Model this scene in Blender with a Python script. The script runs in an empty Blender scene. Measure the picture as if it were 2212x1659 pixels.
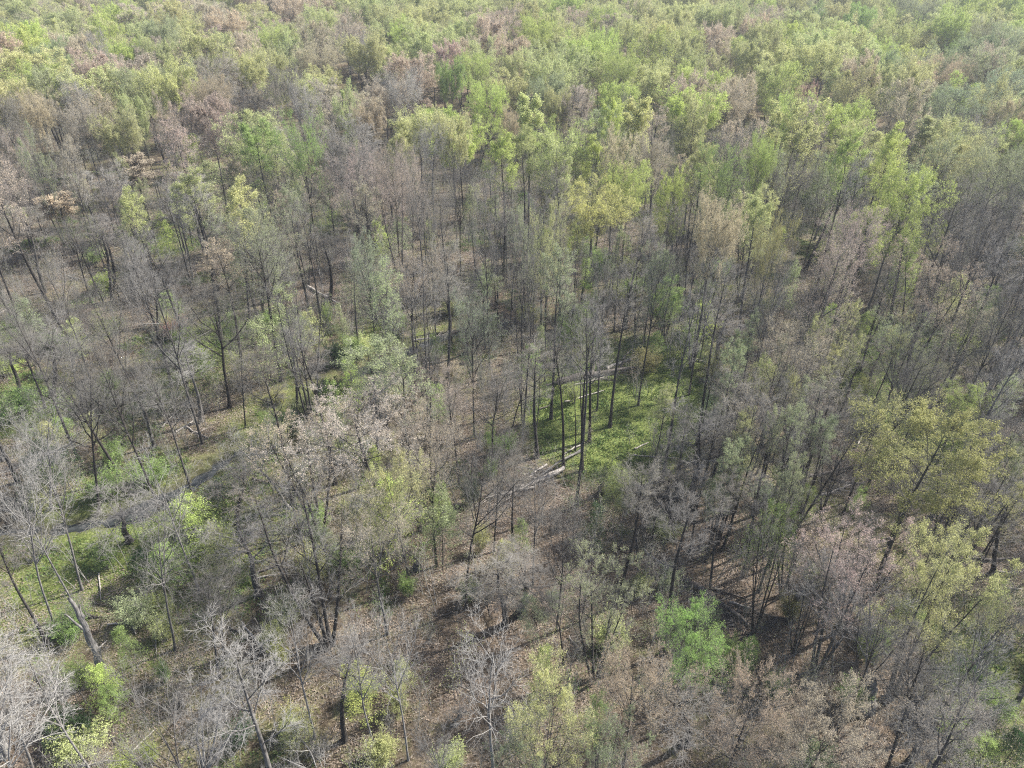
import bpy, math, random
import numpy as np
from math import radians as R

# ------------------------------------------------------------------ camera, sky, sun
scene = bpy.context.scene
C = scene.collection
CAMZ, PITCH, HFOV = 50.0, 33.5, 70.0
cam_d = bpy.data.cameras.new('camera'); cam_d.sensor_fit = 'HORIZONTAL'; cam_d.angle = R(HFOV)
cam_d.clip_start = .5; cam_d.clip_end = 9000
cam = bpy.data.objects.new('camera', cam_d); C.objects.link(cam)
cam.location = (0, 0, CAMZ); cam.rotation_euler = (R(90 - PITCH), 0, 0)
scene.camera = cam
SUN_AZ, SUN_EL = 66.0, 43.0            # azimuth from +Y towards +X
world = bpy.data.worlds.new("World"); scene.world = world; world.use_nodes = True
nt = world.node_tree; nt.nodes.clear()
sky = nt.nodes.new('ShaderNodeTexSky'); sky.sky_type = 'NISHITA'; sky.sun_disc = False
sky.sun_elevation = R(SUN_EL); sky.sun_rotation = R(SUN_AZ)
sky.air_density = 1.0; sky.dust_density = 2.0
bg = nt.nodes.new('ShaderNodeBackground'); bg.inputs['Strength'].default_value = 0.095
wo = nt.nodes.new('ShaderNodeOutputWorld')
nt.links.new(sky.outputs[0], bg.inputs[0]); nt.links.new(bg.outputs[0], wo.inputs[0])
sl = bpy.data.lights.new('sun', 'SUN'); sl.energy = 5.0; sl.angle = R(1.5); sl.color = (1, .955, .88)
sun = bpy.data.objects.new('sun', sl); C.objects.link(sun)
sun.rotation_euler = (R(90 - SUN_EL), 0, R(180 - SUN_AZ)); sun.location = (60, 40, 90)
vs = scene.view_settings
vs.view_transform = 'Standard'; vs.look = 'None'; vs.exposure = 1.28; vs.gamma = 1; vs.use_curve_mapping = False
scene.render.engine = 'CYCLES'
cy = scene.cycles
cy.max_bounces = 5; cy.diffuse_bounces = 3; cy.glossy_bounces = 1; cy.transmission_bounces = 2
cy.volume_bounces = 0; cy.transparent_max_bounces = 4
cy.use_denoising = False; cy.denoiser = 'OPENIMAGEDENOISE'; cy.denoising_input_passes = 'RGB_ALBEDO_NORMAL'; cy.denoising_prefilter = 'ACCURATE'; cy.filter_width = 1.15

rng = np.random.default_rng(11)
rnd = random.Random(5)

# ------------------------------------------------------------------ projection helpers
F_PX = 512 / math.tan(R(HFOV / 2))
sp, cp = math.sin(R(PITCH)), math.cos(R(PITCH))
def ray(u, v):
    a, b = u - 512, -(v - 384)
    return (a, b * sp + F_PX * cp, b * cp - F_PX * sp)
def at(u, v, z=0.0):
    x, y, w = ray(u, v); t = (z - CAMZ) / w
    return (x * t, y * t, z)
def proj(x, y, z):
    dz = z - CAMZ
    f = y * cp - dz * sp; up = y * sp + dz * cp
    if np.isscalar(f) and f <= 0.1: return (-999, -999, 1)
    return (512 + F_PX * x / f, 384 - F_PX * up / f, f)
def crop(c, r, x, y):                      # coordinates read off a 3 x 3 split of the photograph
    k = 1024 / 2212 / 3
    return (c * 1024 / 3 + x * k, r * 256 + y * k)
def disp(x, y):                            # coordinates read off the whole photograph
    return (x * 1024 / 2212, y * 1024 / 2212)

# ------------------------------------------------------------------ mesh helpers
def build(name, chunks, mats, smooth=False, fattr=None):
    """chunks: list of (verts (n,3), faces (m,k), material index)"""
    me = bpy.data.meshes.new(name)
    V = np.concatenate([c[0] for c in chunks]).astype(np.float32)
    off = 0; loops = []; tot = []; mi = []
    for v, f, m in chunks:
        loops.append((f + off).ravel()); tot.append(np.full(len(f), f.shape[1])); mi.append(np.full(len(f), m)); off += len(v)
    loops = np.concatenate(loops).astype(np.int32); tot = np.concatenate(tot).astype(np.int32); mi = np.concatenate(mi).astype(np.int32)
    st = np.concatenate([[0], np.cumsum(tot)[:-1]]).astype(np.int32)
    me.vertices.add(len(V)); me.vertices.foreach_set('co', V.ravel())
    me.loops.add(len(loops)); me.loops.foreach_set('vertex_index', loops)
    me.polygons.add(len(tot)); me.polygons.foreach_set('loop_start', st)
    me.polygons.foreach_set('material_index', mi)
    if smooth: me.polygons.foreach_set('use_smooth', np.ones(len(tot), bool))
    for m in mats: me.materials.append(m)
    if fattr is not None:
        a = me.attributes.new('tone', 'FLOAT', 'FACE'); a.data.foreach_set('value', fattr.astype(np.float32))
    me.update(calc_edges=True)
    return me

def unit(a): return a / np.maximum(np.linalg.norm(a, axis=-1, keepdims=True), 1e-9)

def tubes(P, Rr, S=3):
    N, K, _ = P.shape
    t = unit(P[:, -1] - P[:, 0])
    ref = np.where(np.abs(t[:, 2:3]) > .9, np.array([[1., 0, 0]]), np.array([[0., 0, 1.]]))
    a = unit(np.cross(t, ref)); b = np.cross(t, a)
    th = np.linspace(0, 2 * np.pi, S, endpoint=False)
    ring = a[:, None, :] * np.cos(th)[None, :, None] + b[:, None, :] * np.sin(th)[None, :, None]
    V = P[:, :, None, :] + ring[:, None] * Rr[:, :, None, None]
    idx = np.arange(N * K * S).reshape(N, K, S)
    i0 = idx[:, :-1, :]; i1 = idx[:, 1:, :]
    q = np.stack([i0, np.roll(i0, -1, 2), np.roll(i1, -1, 2), i1], -1).reshape(-1, 4)
    return V.reshape(-1, 3), q

def cones(P0, P1, r):
    N = len(P0); t = unit(P1 - P0)
    ref = np.where(np.abs(t[:, 2:3]) > .9, np.array([[1., 0, 0]]), np.array([[0., 0, 1.]]))
    a = unit(np.cross(t, ref)); b = np.cross(t, a)
    V = np.empty((N, 4, 3)); rr = r[:, None]
    V[:, 0] = P0 + a * rr; V[:, 1] = P0 + (-.5 * a + .87 * b) * rr; V[:, 2] = P0 + (-.5 * a - .87 * b) * rr; V[:, 3] = P1
    i = np.arange(N)[:, None] * 4
    f = np.concatenate([i + np.array([[0, 1, 3]]), i + np.array([[1, 2, 3]]), i + np.array([[2, 0, 3]])])
    return V.reshape(-1, 3), f

def leaves(pos, size, flat=.3, g=rng):
    N = len(pos)
    n = g.normal(size=(N, 3)); n[:, 2] = np.abs(n[:, 2]) + flat; n = unit(n)
    a = unit(np.cross(n, g.normal(size=(N, 3)))); b = np.cross(n, a)
    s = (size * g.uniform(.6, 1.35, N))[:, None]
    V = np.stack([pos + a * s, pos - a * s * .5 + b * s * .8, pos - a * s * .5 - b * s * .8], 1).reshape(-1, 3)
    return V, np.arange(N * 3).reshape(N, 3)

def sample(P, t):
    """points and tangents on polylines P (N,K,3) at t (N,n)"""
    K = P.shape[1]; s = np.clip(t, 0, .9999) * (K - 1); i = s.astype(int); f = (s - i)[..., None]
    n = np.arange(len(P))[:, None]
    A = P[n, i]; B = P[n, i + 1]
    return A * (1 - f) + B * f, unit(B - A)

def sprout(P, Rr, n, t0, t1, ang, ln, K, trop, wig, g, rratio=.55, rmin=.006, rend=.35, rmax=9):
    """children polylines; ang degrees (lo, hi); ln(t, plen) -> length"""
    N = len(P)
    t = t0 + (t1 - t0) * (np.arange(n)[None] + g.uniform(0, 1, (N, n))) / n
    p, tan = sample(P, t)
    p = p.reshape(-1, 3); tan = tan.reshape(-1, 3); tt = t.ravel()
    plen = np.repeat(np.linalg.norm(np.diff(P, axis=1), axis=2).sum(1), n)
    Kp = Rr.shape[1]; s = np.clip(tt, 0, .9999) * (Kp - 1); i = s.astype(int); pi = np.repeat(np.arange(N), n)
    pr = Rr[pi, i] * (1 - (s - i)) + Rr[pi, i + 1] * (s - i)
    M = len(p)
    az = (np.tile(np.arange(n) * 2.399, N) + np.repeat(g.uniform(0, 6.28, N), n) + g.normal(0, .35, M))
    ref = np.where(np.abs(tan[:, 2:3]) > .9, np.array([[1., 0, 0]]), np.array([[0., 0, 1.]]))
    a = unit(np.cross(tan, ref)); b = np.cross(tan, a)
    al = np.radians(g.uniform(ang[0], ang[1], M))[:, None]
    d = tan * np.cos(al) + (a * np.cos(az)[:, None] + b * np.sin(az)[:, None]) * np.sin(al)
    L = ln(tt, plen) * g.uniform(.7, 1.25, M)
    Q = np.empty((M, K, 3)); Q[:, 0] = p
    up = np.array([[0, 0, 1.]])
    for k in range(1, K):
        Q[:, k] = Q[:, k - 1] + d * (L / (K - 1))[:, None]
        d = unit(d + up * trop + g.normal(0, wig, (M, 3)))
    r0 = np.clip(pr * rratio, rmin, rmax)
    rr = r0[:, None] * np.linspace(1, rend, K)[None]
    return Q, rr

# ------------------------------------------------------------------ materials
def mat(name):
    m = bpy.data.materials.new(name); m.use_nodes = True
    m.node_tree.nodes.clear(); return m, m.node_tree.nodes, m.node_tree.links
def ramp(n, pts, interp='LINEAR'):
    r = n.new('ShaderNodeValToRGB'); r.color_ramp.interpolation = interp
    el = r.color_ramp.elements
    while len(el) > 1: el.remove(el[-1])
    el[0].position, el[0].color = pts[0][0], (*pts[0][1], 1)
    for p, c in pts[1:]:
        e = el.new(p); e.color = (*c, 1)
    return r
def mixc(n, l, fac, a, b, mode='MIX'):
    m = n.new('ShaderNodeMix'); m.data_type = 'RGBA'; m.blend_type = mode
    for sock, val in ((0, fac), (6, a), (7, b)):
        if hasattr(val, 'is_linked') or hasattr(val, 'links'): l.new(val, m.inputs[sock])
        elif sock == 0: m.inputs[0].default_value = val
        else: m.inputs[sock].default_value = (*val, 1)
    return m.outputs[2]

def bark_material():
    m, n, l = mat('bark')
    at_ = n.new('ShaderNodeAttribute'); at_.attribute_type = 'INSTANCER'; at_.attribute_name = 'bark'
    tc = n.new('ShaderNodeTexCoord')
    mp = n.new('ShaderNodeMapping'); mp.inputs['Scale'].default_value = (5, 5, .9); l.new(tc.outputs['Object'], mp.inputs[0])
    no = n.new('ShaderNodeTexNoise'); no.inputs['Scale'].default_value = 2.2; no.inputs['Detail'].default_value = 4; l.new(mp.outputs[0], no.inputs[0])
    oi = n.new('ShaderNodeObjectInfo')
    dark = ramp(n, [(.3, (.018, .016, .015)), (.55, (.05, .045, .041)), (.75, (.11, .10, .092))]); l.new(no.outputs[0], dark.inputs[0])
    pale = ramp(n, [(.3, (.10, .095, .09)), (.5, (.22, .21, .20)), (.72, (.38, .365, .35))]); l.new(no.outputs[0], pale.inputs[0])
    col = mixc(n, l, at_.outputs['Fac'], dark.outputs[0], pale.outputs[0])
    d = n.new('ShaderNodeBsdfDiffuse'); l.new(col, d.inputs[0]); d.inputs[1].default_value = .6
    o = n.new('ShaderNodeOutputMaterial'); l.new(d.outputs[0], o.inputs[0])
    return m
def twig_material():
    m, n, l = mat('twig')
    at_ = n.new('ShaderNodeAttribute'); at_.attribute_type = 'INSTANCER'; at_.attribute_name = 'twig'
    col = mixc(n, l, at_.outputs['Fac'], (.12, .114, .106), (.32, .31, .295))
    oi = n.new('ShaderNodeObjectInfo')
    d = n.new('ShaderNodeBsdfDiffuse'); l.new(col, d.inputs[0])
    o = n.new('ShaderNodeOutputMaterial'); l.new(d.outputs[0], o.inputs[0])
    return m
def leaf_material():
    m, n, l = mat('leaf')
    at_ = n.new('ShaderNodeAttribute'); at_.attribute_type = 'INSTANCER'; at_.attribute_name = 'leafcol'
    tn = n.new('ShaderNodeAttribute'); tn.attribute_type = 'GEOMETRY'; tn.attribute_name = 'tone'
    tc = n.new('ShaderNodeNewGeometry')
    no = n.new('ShaderNodeTexNoise'); no.inputs['Scale'].default_value = .8; no.inputs['Detail'].default_value = 2; l.new(tc.outputs['Position'], no.inputs[0])
    ad = n.new('ShaderNodeMath'); ad.operation = 'ADD'; l.new(tn.outputs['Fac'], ad.inputs[0]); l.new(no.outputs[0], ad.inputs[1])
    hs = n.new('ShaderNodeHueSaturation'); l.new(at_.outputs['Color'], hs.inputs['Color'])
    mr = n.new('ShaderNodeMapRange'); mr.inputs[1].default_value = .2; mr.inputs[2].default_value = 1.3; mr.inputs[3].default_value = .6; mr.inputs[4].default_value = 1.35
    l.new(ad.outputs[0], mr.inputs[0]); l.new(mr.outputs[0], hs.inputs['Value'])
    d = n.new('ShaderNodeBsdfDiffuse'); l.new(hs.outputs[0], d.inputs[0])
    t = n.new('ShaderNodeBsdfTranslucent'); l.new(hs.outputs[0], t.inputs[0])
    mx = n.new('ShaderNodeMixShader'); mx.inputs[0].default_value = .42; l.new(d.outputs[0], mx.inputs[1]); l.new(t.outputs[0], mx.inputs[2])
    o = n.new('ShaderNodeOutputMaterial'); l.new(mx.outputs[0], o.inputs[0])
    return m
def plain(name, colors, scale=6, rough=.8, coords='Object'):
    m, n, l = mat(name)
    tc = n.new('ShaderNodeTexCoord')
    no = n.new('ShaderNodeTexNoise'); no.inputs['Scale'].default_value = scale; no.inputs['Detail'].default_value = 4; l.new(tc.outputs[coords], no.inputs[0])
    r = ramp(n, [(.3 + .4 * i / max(1, len(colors) - 1), c) for i, c in enumerate(colors)]); l.new(no.outputs[0], r.inputs[0])
    d = n.new('ShaderNodeBsdfPrincipled'); l.new(r.outputs[0], d.inputs[0]); d.inputs['Roughness'].default_value = rough
    o = n.new('ShaderNodeOutputMaterial'); l.new(d.outputs[0], o.inputs[0])
    return m
M_BARK, M_TWIG, M_LEAF = bark_material(), twig_material(), leaf_material()
M_LOG_PALE = plain('weathered_wood', [(.14, .12, .11), (.33, .30, .27), (.5, .46, .42)], 3)
M_LOG_DARK = plain('rotting_wood', [(.03, .025, .022), (.09, .075, .065), (.17, .15, .13)], 3)
M_GRASS = plain('grass_blades', [(.05, .09, .02), (.11, .19, .04), (.26, .29, .11)], 2.0)
M_LITTER = plain('dead_leaves', [(.09, .065, .048), (.20, .155, .115), (.36, .29, .23)], 14)

def ground_material():
    m, n, l = mat('forest_floor')
    g = n.new('ShaderNodeNewGeometry')
    def noise(s, d=5, r=.6):
        x = n.new('ShaderNodeTexNoise'); x.inputs['Scale'].default_value = s; x.inputs['Detail'].default_value = d; x.inputs['Roughness'].default_value = r
        l.new(g.outputs['Position'], x.inputs[0]); return x.outputs[0]
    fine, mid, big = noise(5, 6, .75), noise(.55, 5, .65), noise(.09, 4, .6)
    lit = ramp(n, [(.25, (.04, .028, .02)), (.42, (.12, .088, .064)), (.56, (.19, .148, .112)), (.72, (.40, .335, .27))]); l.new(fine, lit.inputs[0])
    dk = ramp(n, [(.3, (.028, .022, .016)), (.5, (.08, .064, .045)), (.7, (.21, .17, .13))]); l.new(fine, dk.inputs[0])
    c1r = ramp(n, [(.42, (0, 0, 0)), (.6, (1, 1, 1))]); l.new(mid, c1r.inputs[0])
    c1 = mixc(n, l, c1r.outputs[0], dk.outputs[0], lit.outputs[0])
    gr = ramp(n, [(.25, (.025, .035, .012)), (.43, (.08, .105, .03)), (.57, (.16, .19, .06)), (.72, (.34, .34, .17))]); l.new(fine, gr.inputs[0])
    at_ = n.new('ShaderNodeAttribute'); at_.attribute_name = 'grass'
    ad = n.new('ShaderNodeMath'); ad.operation = 'MULTIPLY_ADD'; l.new(mid, ad.inputs[0]); ad.inputs[1].default_value = 1.6; l.new(at_.outputs['Fac'], ad.inputs[2])
    ad2 = n.new('ShaderNodeMath'); ad2.operation = 'MULTIPLY_ADD'; l.new(big, ad2.inputs[0]); ad2.inputs[1].default_value = .9; l.new(ad.outputs[0], ad2.inputs[2])
    mr = n.new('ShaderNodeMapRange'); mr.inputs[1].default_value = 1.22; mr.inputs[2].default_value = 1.85; l.new(ad2.outputs[0], mr.inputs[0])
    c2 = mixc(n, l, mr.outputs[0], c1, gr.outputs[0])
    a3 = n.new('ShaderNodeAttribute'); a3.attribute_name = 'mud'
    c3 = mixc(n, l, a3.outputs['Fac'], c2, (.045, .038, .03))
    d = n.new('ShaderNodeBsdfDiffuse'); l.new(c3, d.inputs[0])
    b = n.new('ShaderNodeBump'); b.inputs['Strength'].default_value = .8; b.inputs['Distance'].default_value = .12; l.new(fine, b.inputs['Height']); l.new(b.outputs[0], d.inputs['Normal'])
    o = n.new('ShaderNodeOutputMaterial'); l.new(d.outputs[0], o.inputs[0])
    return m
def water_material():
    m, n, l = mat('creek_water')
    g = n.new('ShaderNodeNewGeometry')
    x = n.new('ShaderNodeTexNoise'); x.inputs['Scale'].default_value = 1.1; x.inputs['Detail'].default_value = 3; l.new(g.outputs['Position'], x.inputs[0])
    r = ramp(n, [(.35, (.015, .017, .018)), (.65, (.045, .05, .052))]); l.new(x.outputs[0], r.inputs[0])
    p = n.new('ShaderNodeBsdfPrincipled'); l.new(r.outputs[0], p.inputs[0]); p.inputs['Roughness'].default_value = .18; p.inputs['IOR'].default_value = 1.45
    b = n.new('ShaderNodeBump'); b.inputs['Strength'].default_value = .25; b.inputs['Distance'].default_value = .05; l.new(x.outputs[0], b.inputs['Height']); l.new(b.outputs[0], p.inputs['Normal'])
    o = n.new('ShaderNodeOutputMaterial'); l.new(p.outputs[0], o.inputs[0])
    return m

# ------------------------------------------------------------------ ground and creek
CREEK = [disp(*p) for p in [(-120, 1120), (0, 1140), (60, 1138), (130, 1132), (210, 1122), (300, 1098), (380, 1062), (440, 1020), (520, 960),
                            (600, 900), (690, 840), (780, 795), (850, 765), (920, 735), (990, 705), (1080, 690), (1160, 678), (1260, 640), (1370, 606), (1480, 590), (1600, 560)]]
CREEK = np.array([at(u, v)[:2] for u, v in CREEK])
_d = []
for a, b in zip(CREEK[:-1], CREEK[1:]):
    k = max(2, int(np.linalg.norm(b - a) / 1.0)); _d.append(a + (b - a) * np.linspace(0, 1, k, endpoint=False)[:, None])
CREEKD = np.concatenate(_d + [CREEK[-1:]])
for _ in range(6): CREEKD[1:-1] = (CREEKD[:-2] + CREEKD[1:-1] * 2 + CREEKD[2:]) / 4
def creek_dist(x, y):
    x = np.atleast_1d(x).astype(float); y = np.atleast_1d(y).astype(float); sh = x.shape
    P = np.stack([x.ravel(), y.ravel()], 1); out = np.empty(len(P))
    for i in range(0, len(P), 20000):
        out[i:i + 20000] = np.sqrt(((P[i:i + 20000, None] - CREEKD[None, ::2]) ** 2).sum(2)).min(1)
    return out.reshape(sh)
def vnoise(x, y, s, seed):
    x = np.asarray(x) / s; y = np.asarray(y) / s
    xi = np.floor(x).astype(int); yi = np.floor(y).astype(int); fx = x - xi; fy = y - yi
    fx = fx * fx * (3 - 2 * fx); fy = fy * fy * (3 - 2 * fy)
    def h(a, b): return (np.sin(a * 127.1 + b * 311.7 + seed * 74.7) * 43758.5453) % 1
    return (h(xi, yi) * (1 - fx) + h(xi + 1, yi) * fx) * (1 - fy) + (h(xi, yi + 1) * (1 - fx) + h(xi + 1, yi + 1) * fx) * fy
WATER_Z = -.75
GLIMPSE = [at(60, 525), at(130, 515), at(190, 490), at(398, 352), at(430, 340), at(650, 278)]
def creek_w(x, y):
    g = np.zeros_like(np.asarray(x, float))
    for p in GLIMPSE: g = np.maximum(g, np.exp(-((x - p[0]) ** 2 + (y - p[1]) ** 2) / 60.))
    return .1 + .75 * g + (vnoise(x, y, 6, 7) - .5) * .9 * (.3 + g)
def ground_z(x, y, cd=None):
    x = np.asarray(x, float); y = np.asarray(y, float)
    if cd is None: cd = creek_dist(x, y)
    z = (vnoise(x, y, 22, 1) - .5) * 1.1 + (vnoise(x, y, 6, 2) - .5) * .35 + (vnoise(x, y, 1.7, 3) - .5) * .12
    w = creek_w(x, y)
    k = np.clip((cd - w) / 1.1, 0, 1); k = k * k * (3 - 2 * k)
    return z * k + (-1.25) * (1 - k)
def gz(x, y): return float(np.ravel(ground_z(np.array([x]), np.array([y])))[0])

GRASSY = [(645, 395, 60, .7), (600, 418, 42, .8), (610, 412, 30, .6),  # u, v (in 1024 x 768), radius px, weight  -- where the photograph shows green ground
    (620, 405, 60, .9), (560, 425, 36, .8), (650, 430, 46, .7), (690, 360, 34, .4), (690, 320, 24, .4), (735, 300, 22, .5),
    (60, 560, 60, .3), (110, 540, 60, .35), (90, 500, 50, .3), (30, 405, 35, .8), (10, 330, 30, .6), (200, 345, 45, .6), (175, 195, 40, .5), (150, 240, 50, .4),
    (210, 565, 60, .3), (250, 440, 45, .35), (300, 400, 40, .35), (70, 620, 60, .2), (130, 700, 60, .3), (180, 560, 50, .35), (330, 215, 40, .35),
    (880, 375, 45, .75), (930, 340, 40, .5), (870, 410, 50, .5), (800, 480, 45, .5), (980, 720, 60, .35), (960, 640, 40, .4), (250, 690, 60, .15),
    (450, 640, 60, .1), (700, 640, 60, .2), (520, 700, 60, .15), (600, 160, 90, .5), (760, 170, 90, .6), (380, 330, 40, .4), (440, 330, 35, .4), (980, 60, 100, .3),
    (300, 500, 60, .25), (420, 520, 60, .15), (340, 470, 60, .1), (960, 480, 60, .3)]
DRY = [(500, 610, 60, .9), (470, 570, 50, .7), (330, 300, 30, .6), (120, 235, 45, .7), (760, 560, 50, .9), (700, 520, 40, .7), (800, 620, 60, .8), (790, 400, 50, .7),
       (40, 740, 60, .7), (110, 600, 26, .5), (340, 265, 30, .6), (720, 455, 40, .5), (500, 660, 60, .5), (280, 620, 60, .4), (560, 500, 30, .6), (870, 670, 50, .4), (950, 560, 30, .4), (680, 590, 30, .5), (850, 450, 40, .5)]
def blobs(x, y, L):
    out = np.zeros_like(x)
    for u, v, r, w in L:
        p = at(u, v); rr = r / F_PX * math.dist(p, (0, 0, CAMZ))
        q = ((x - p[0]) / rr) ** 2 + ((y - p[1]) / (rr * 1.5)) ** 2
        out += w * np.exp(-q)
    return out
def grass_w(x, y):
    x = np.asarray(x, float); y = np.asarray(y, float)
    return np.clip(blobs(x, y, GRASSY), 0, 1) - .6 * np.clip(blobs(x, y, DRY), 0, 1)
def tagk(o, kind, label=None, cat=None, group=None):
    if kind: o['kind'] = kind
    if label: o['label'] = label
    if cat: o['category'] = cat
    if group: o['group'] = group
    return o
def link(name, me, parent=None):
    o = bpy.data.objects.new(name, me); C.objects.link(o)
    if parent is not None: o.parent = parent
    return o

def make_ground():
    xs = np.concatenate([[-4200, -1500, -500, -250, -180], np.arange(-140, 141, 1.0), [180, 250, 500, 1500, 4200]])
    ys = np.concatenate([[-600, -150, -50, 0], np.arange(12, 150, 1.0), np.arange(150, 260, 4.), [280, 320, 400, 520, 700, 1000, 1800, 5200]])
    X, Y = np.meshgrid(xs, ys); cd = creek_dist(X, Y); Z = ground_z(X, Y, cd)
    far = (np.abs(X) > 200) | (Y > 300) | (Y < 5)
    Z = np.where(far, -.2, Z)
    V = np.stack([X, Y, Z], -1).reshape(-1, 3)
    i = np.arange(len(ys) * len(xs)).reshape(len(ys), len(xs))
    q = np.stack([i[:-1, :-1], i[:-1, 1:], i[1:, 1:], i[1:, :-1]], -1).reshape(-1, 4)
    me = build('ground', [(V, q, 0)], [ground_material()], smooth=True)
    a = me.attributes.new('grass', 'FLOAT', 'POINT'); a.data.foreach_set('value', grass_w(X, Y).ravel().astype(np.float32))
    m = np.clip(1 - (cd - creek_w(X, Y)) / 1.5, 0, 1) * .9
    a = me.attributes.new('mud', 'FLOAT', 'POINT'); a.data.foreach_set('value', m.ravel().astype(np.float32))
    tagk(link('ground', me), 'structure')
    # water: a strip following the channel
    t = np.gradient(CREEKD, axis=0); nrm = unit(np.stack([-t[:, 1], t[:, 0]], 1))
    A = CREEKD + nrm * 3.6; B = CREEKD - nrm * 3.6; n = len(CREEKD)
    V = np.concatenate([np.c_[A, np.full(n, WATER_Z)], np.c_[B, np.full(n, WATER_Z)]])
    k = np.arange(n - 1); q = np.stack([k, k + 1, k + 1 + n, k + n], -1)
    tagk(link('creek_water', build('creek_water', [(V, q, 0)], [water_material()])), 'structure')
make_ground()

# ------------------------------------------------------------------ tree prototypes (metres, standing at the origin)
def jag(P, r, t):  return P
def trunkline(H, lean, wig, K, g, base=(0, 0, 0), az=None, tilt=0):
    az = g.uniform(0, 6.28) if az is None else az
    d = np.array([math.cos(az) * tilt, math.sin(az) * tilt, 1.]); d /= np.linalg.norm(d)
    P = [np.array(base, float)]
    for k in range(K - 1):
        P.append(P[-1] + d * H / (K - 1))
        d = d + np.r_[g.normal(0, wig, 2), 0] + np.array([0, 0, .06]); d /= np.linalg.norm(d)
    return np.array(P)

def tree_proto(form, seed, H=22.0, far=False):
    g = np.random.default_rng(seed)
    prm = dict(oval=(.52, 13, (38, 62), 4.3, .10, .10, .25), spread=(.47, 11, (42, 70), 5.8, .08, .16, .25), dome=(.78, 10, (55, 84), 5.0, .05, .12, .26), round=(.55, 22, (48, 80), 4.6, .06, .12, .25), cap=(.70, 22, (55, 84), 5.0, .05, .12, .25), slender=(.60, 11, (25, 48), 2.6, .12, .08, .20),
               vfork=(.30, 8, (25, 50), 3.6, .12, .08, .17), fan=(.42, 9, (28, 55), 4.6, .07, .12, .19))[form]
    cb, n1, ang, W, trop, wig, tr = prm
    if form == 'vfork':
        ns = 4
        T = np.stack([trunkline(H * g.uniform(.8, .97), 0, .03, 9, g, base=(.25 * math.cos(a), .25 * math.sin(a), 0), az=a + .3, tilt=g.uniform(.12, .24))
                      for a in np.arange(ns) * 1.6 + g.uniform(0, 6)])
    else:
        T = trunkline(H * (.88 if form == 'dome' else .92 if form in ('round', 'cap') else .97), 0, .045 if form != 'slender' else .025, 12, g)[None]
        T[0, :, :2] -= T[0, :1, :2]
    K0 = T.shape[1]; u = np.linspace(0, 1, K0)
    prof = (1 - u) ** .75 * .92 + .05
    prof[0] *= 1.5
    TR = np.repeat((tr * prof)[None], len(T), 0)
    scaf = []
    if form in ('spread', 'fan', 'oval', 'dome'):
        k = dict(spread=4, fan=5, oval=3, dome=9)[form]
        Q, r = sprout(T, TR, k, cb * .95, .66 if form != 'dome' else .96, (28, 44) if form != 'dome' else (34, 70), lambda t, L: H * (.42 if form != 'dome' else .27) * (1.15 - .5 * t), 6, trop * 1.6, wig * .8, g, .72)
        scaf.append((Q, r))
    def l1(t, L):
        s = (t - cb) / (1 - cb); env = np.sqrt(np.clip(1 - ((s - .36) / .72) ** 2, .05, 1))
        if form in ('round', 'cap'): env = np.sqrt(np.clip(1 - ((s - .42) / .62) ** 2, .10, 1))
        return W * env / .80
    Q, r = sprout(T, TR, n1, cb * 1.0, .97, ang, l1, 6, trop, wig, g, .5)
    scaf.append((Q, r))
    P1 = np.concatenate([q for q, _ in scaf]); R1 = np.concatenate([x for _, x in scaf])
    n2, n3, n4 = dict(round=(8, 7, 6), cap=(8, 7, 6), oval=(9, 8, 6), spread=(9, 8, 6), dome=(9, 8, 6), slender=(7, 7, 7), vfork=(6, 6, 6), fan=(8, 6, 5))[form]
    if form == 'vfork': n1 = 8
    P2, R2 = sprout(P1, R1, n2, .22, 1, (25, 55), lambda t, L: L * .46 * (1.15 - .55 * t), 4, trop * .8, wig, g, .5, .012)
    P3, R3 = sprout(P2, R2, n3, .2, 1, (25, 55), lambda t, L: np.maximum(L * .5 * (1.1 - .5 * t), .35), 3, trop, wig * 1.2, g, .5, .008, .5, .013)
    P4, R4 = sprout(P3, R3, n4, .15, 1, (20, 55), lambda t, L: np.maximum(L * .5, .28), 2, 0, .1, g, .6, .006, .35, .0065)
    if far: R2 *= 1.2; R3 *= 1.5; R4 *= 2.0
    if form in ('fan',):
        R2 *= 1.15; R3 *= 1.25; R4 *= 1.2
    roots = []
    v0, q0 = tubes(T, TR, 8); v1, q1 = tubes(P1, R1, 5)
    trunk = build('trunk', [(v0, q0, 0), (v1, q1, 0)], [M_BARK], smooth=True)
    v2, q2 = tubes(P2, R2, 4); v3, q3 = tubes(P3, R3, 3); v4, q4 = cones(P4[:, 0], P4[:, 1], R4[:, 0])
    br = build('branches', [(v2, q2, 0), (v3, q3, 0), (v4, q4, 0)], [M_TWIG])
    tips = P4[:, 1]; mids = P4[:, 0] * .4 + P4[:, 1] * .6
    # foliage comes in clumps: whole sprays carry more or fewer leaves
    key = np.repeat(np.arange(len(P2)), n3 * n4)
    hz = P2[:, -1, 2]; hz = (hz - hz.min()) / (hz.max() - hz.min())
    dens = (g.uniform(.25 if form not in ('round', 'cap') else .75, 1, len(P2)) * np.clip((.3 if form != 'cap' else .7) + 1.15 * hz, 0, 1.15))[key]
    def fol(name, mult, size, spread, seed2):
        if far: size *= 1.6; spread *= 1.7; mult = max(1, int(mult * .8))
        g2 = np.random.default_rng(seed2); pts = []
        for s in range(mult):
            k = g2.uniform(size=len(tips)) < dens
            u_ = g2.uniform(.1, 1.05, (k.sum(), 1))
            pts.append(P4[k, 0] * (1 - u_) + P4[k, 1] * u_ + g2.normal(0, spread, (k.sum(), 3)))
        pts = np.concatenate(pts); v, f = leaves(pts, size, .3, g2)
        return build(name, [(v, f, 0)], [M_LEAF], fattr=g2.uniform(0, 1, len(f)))
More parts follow.
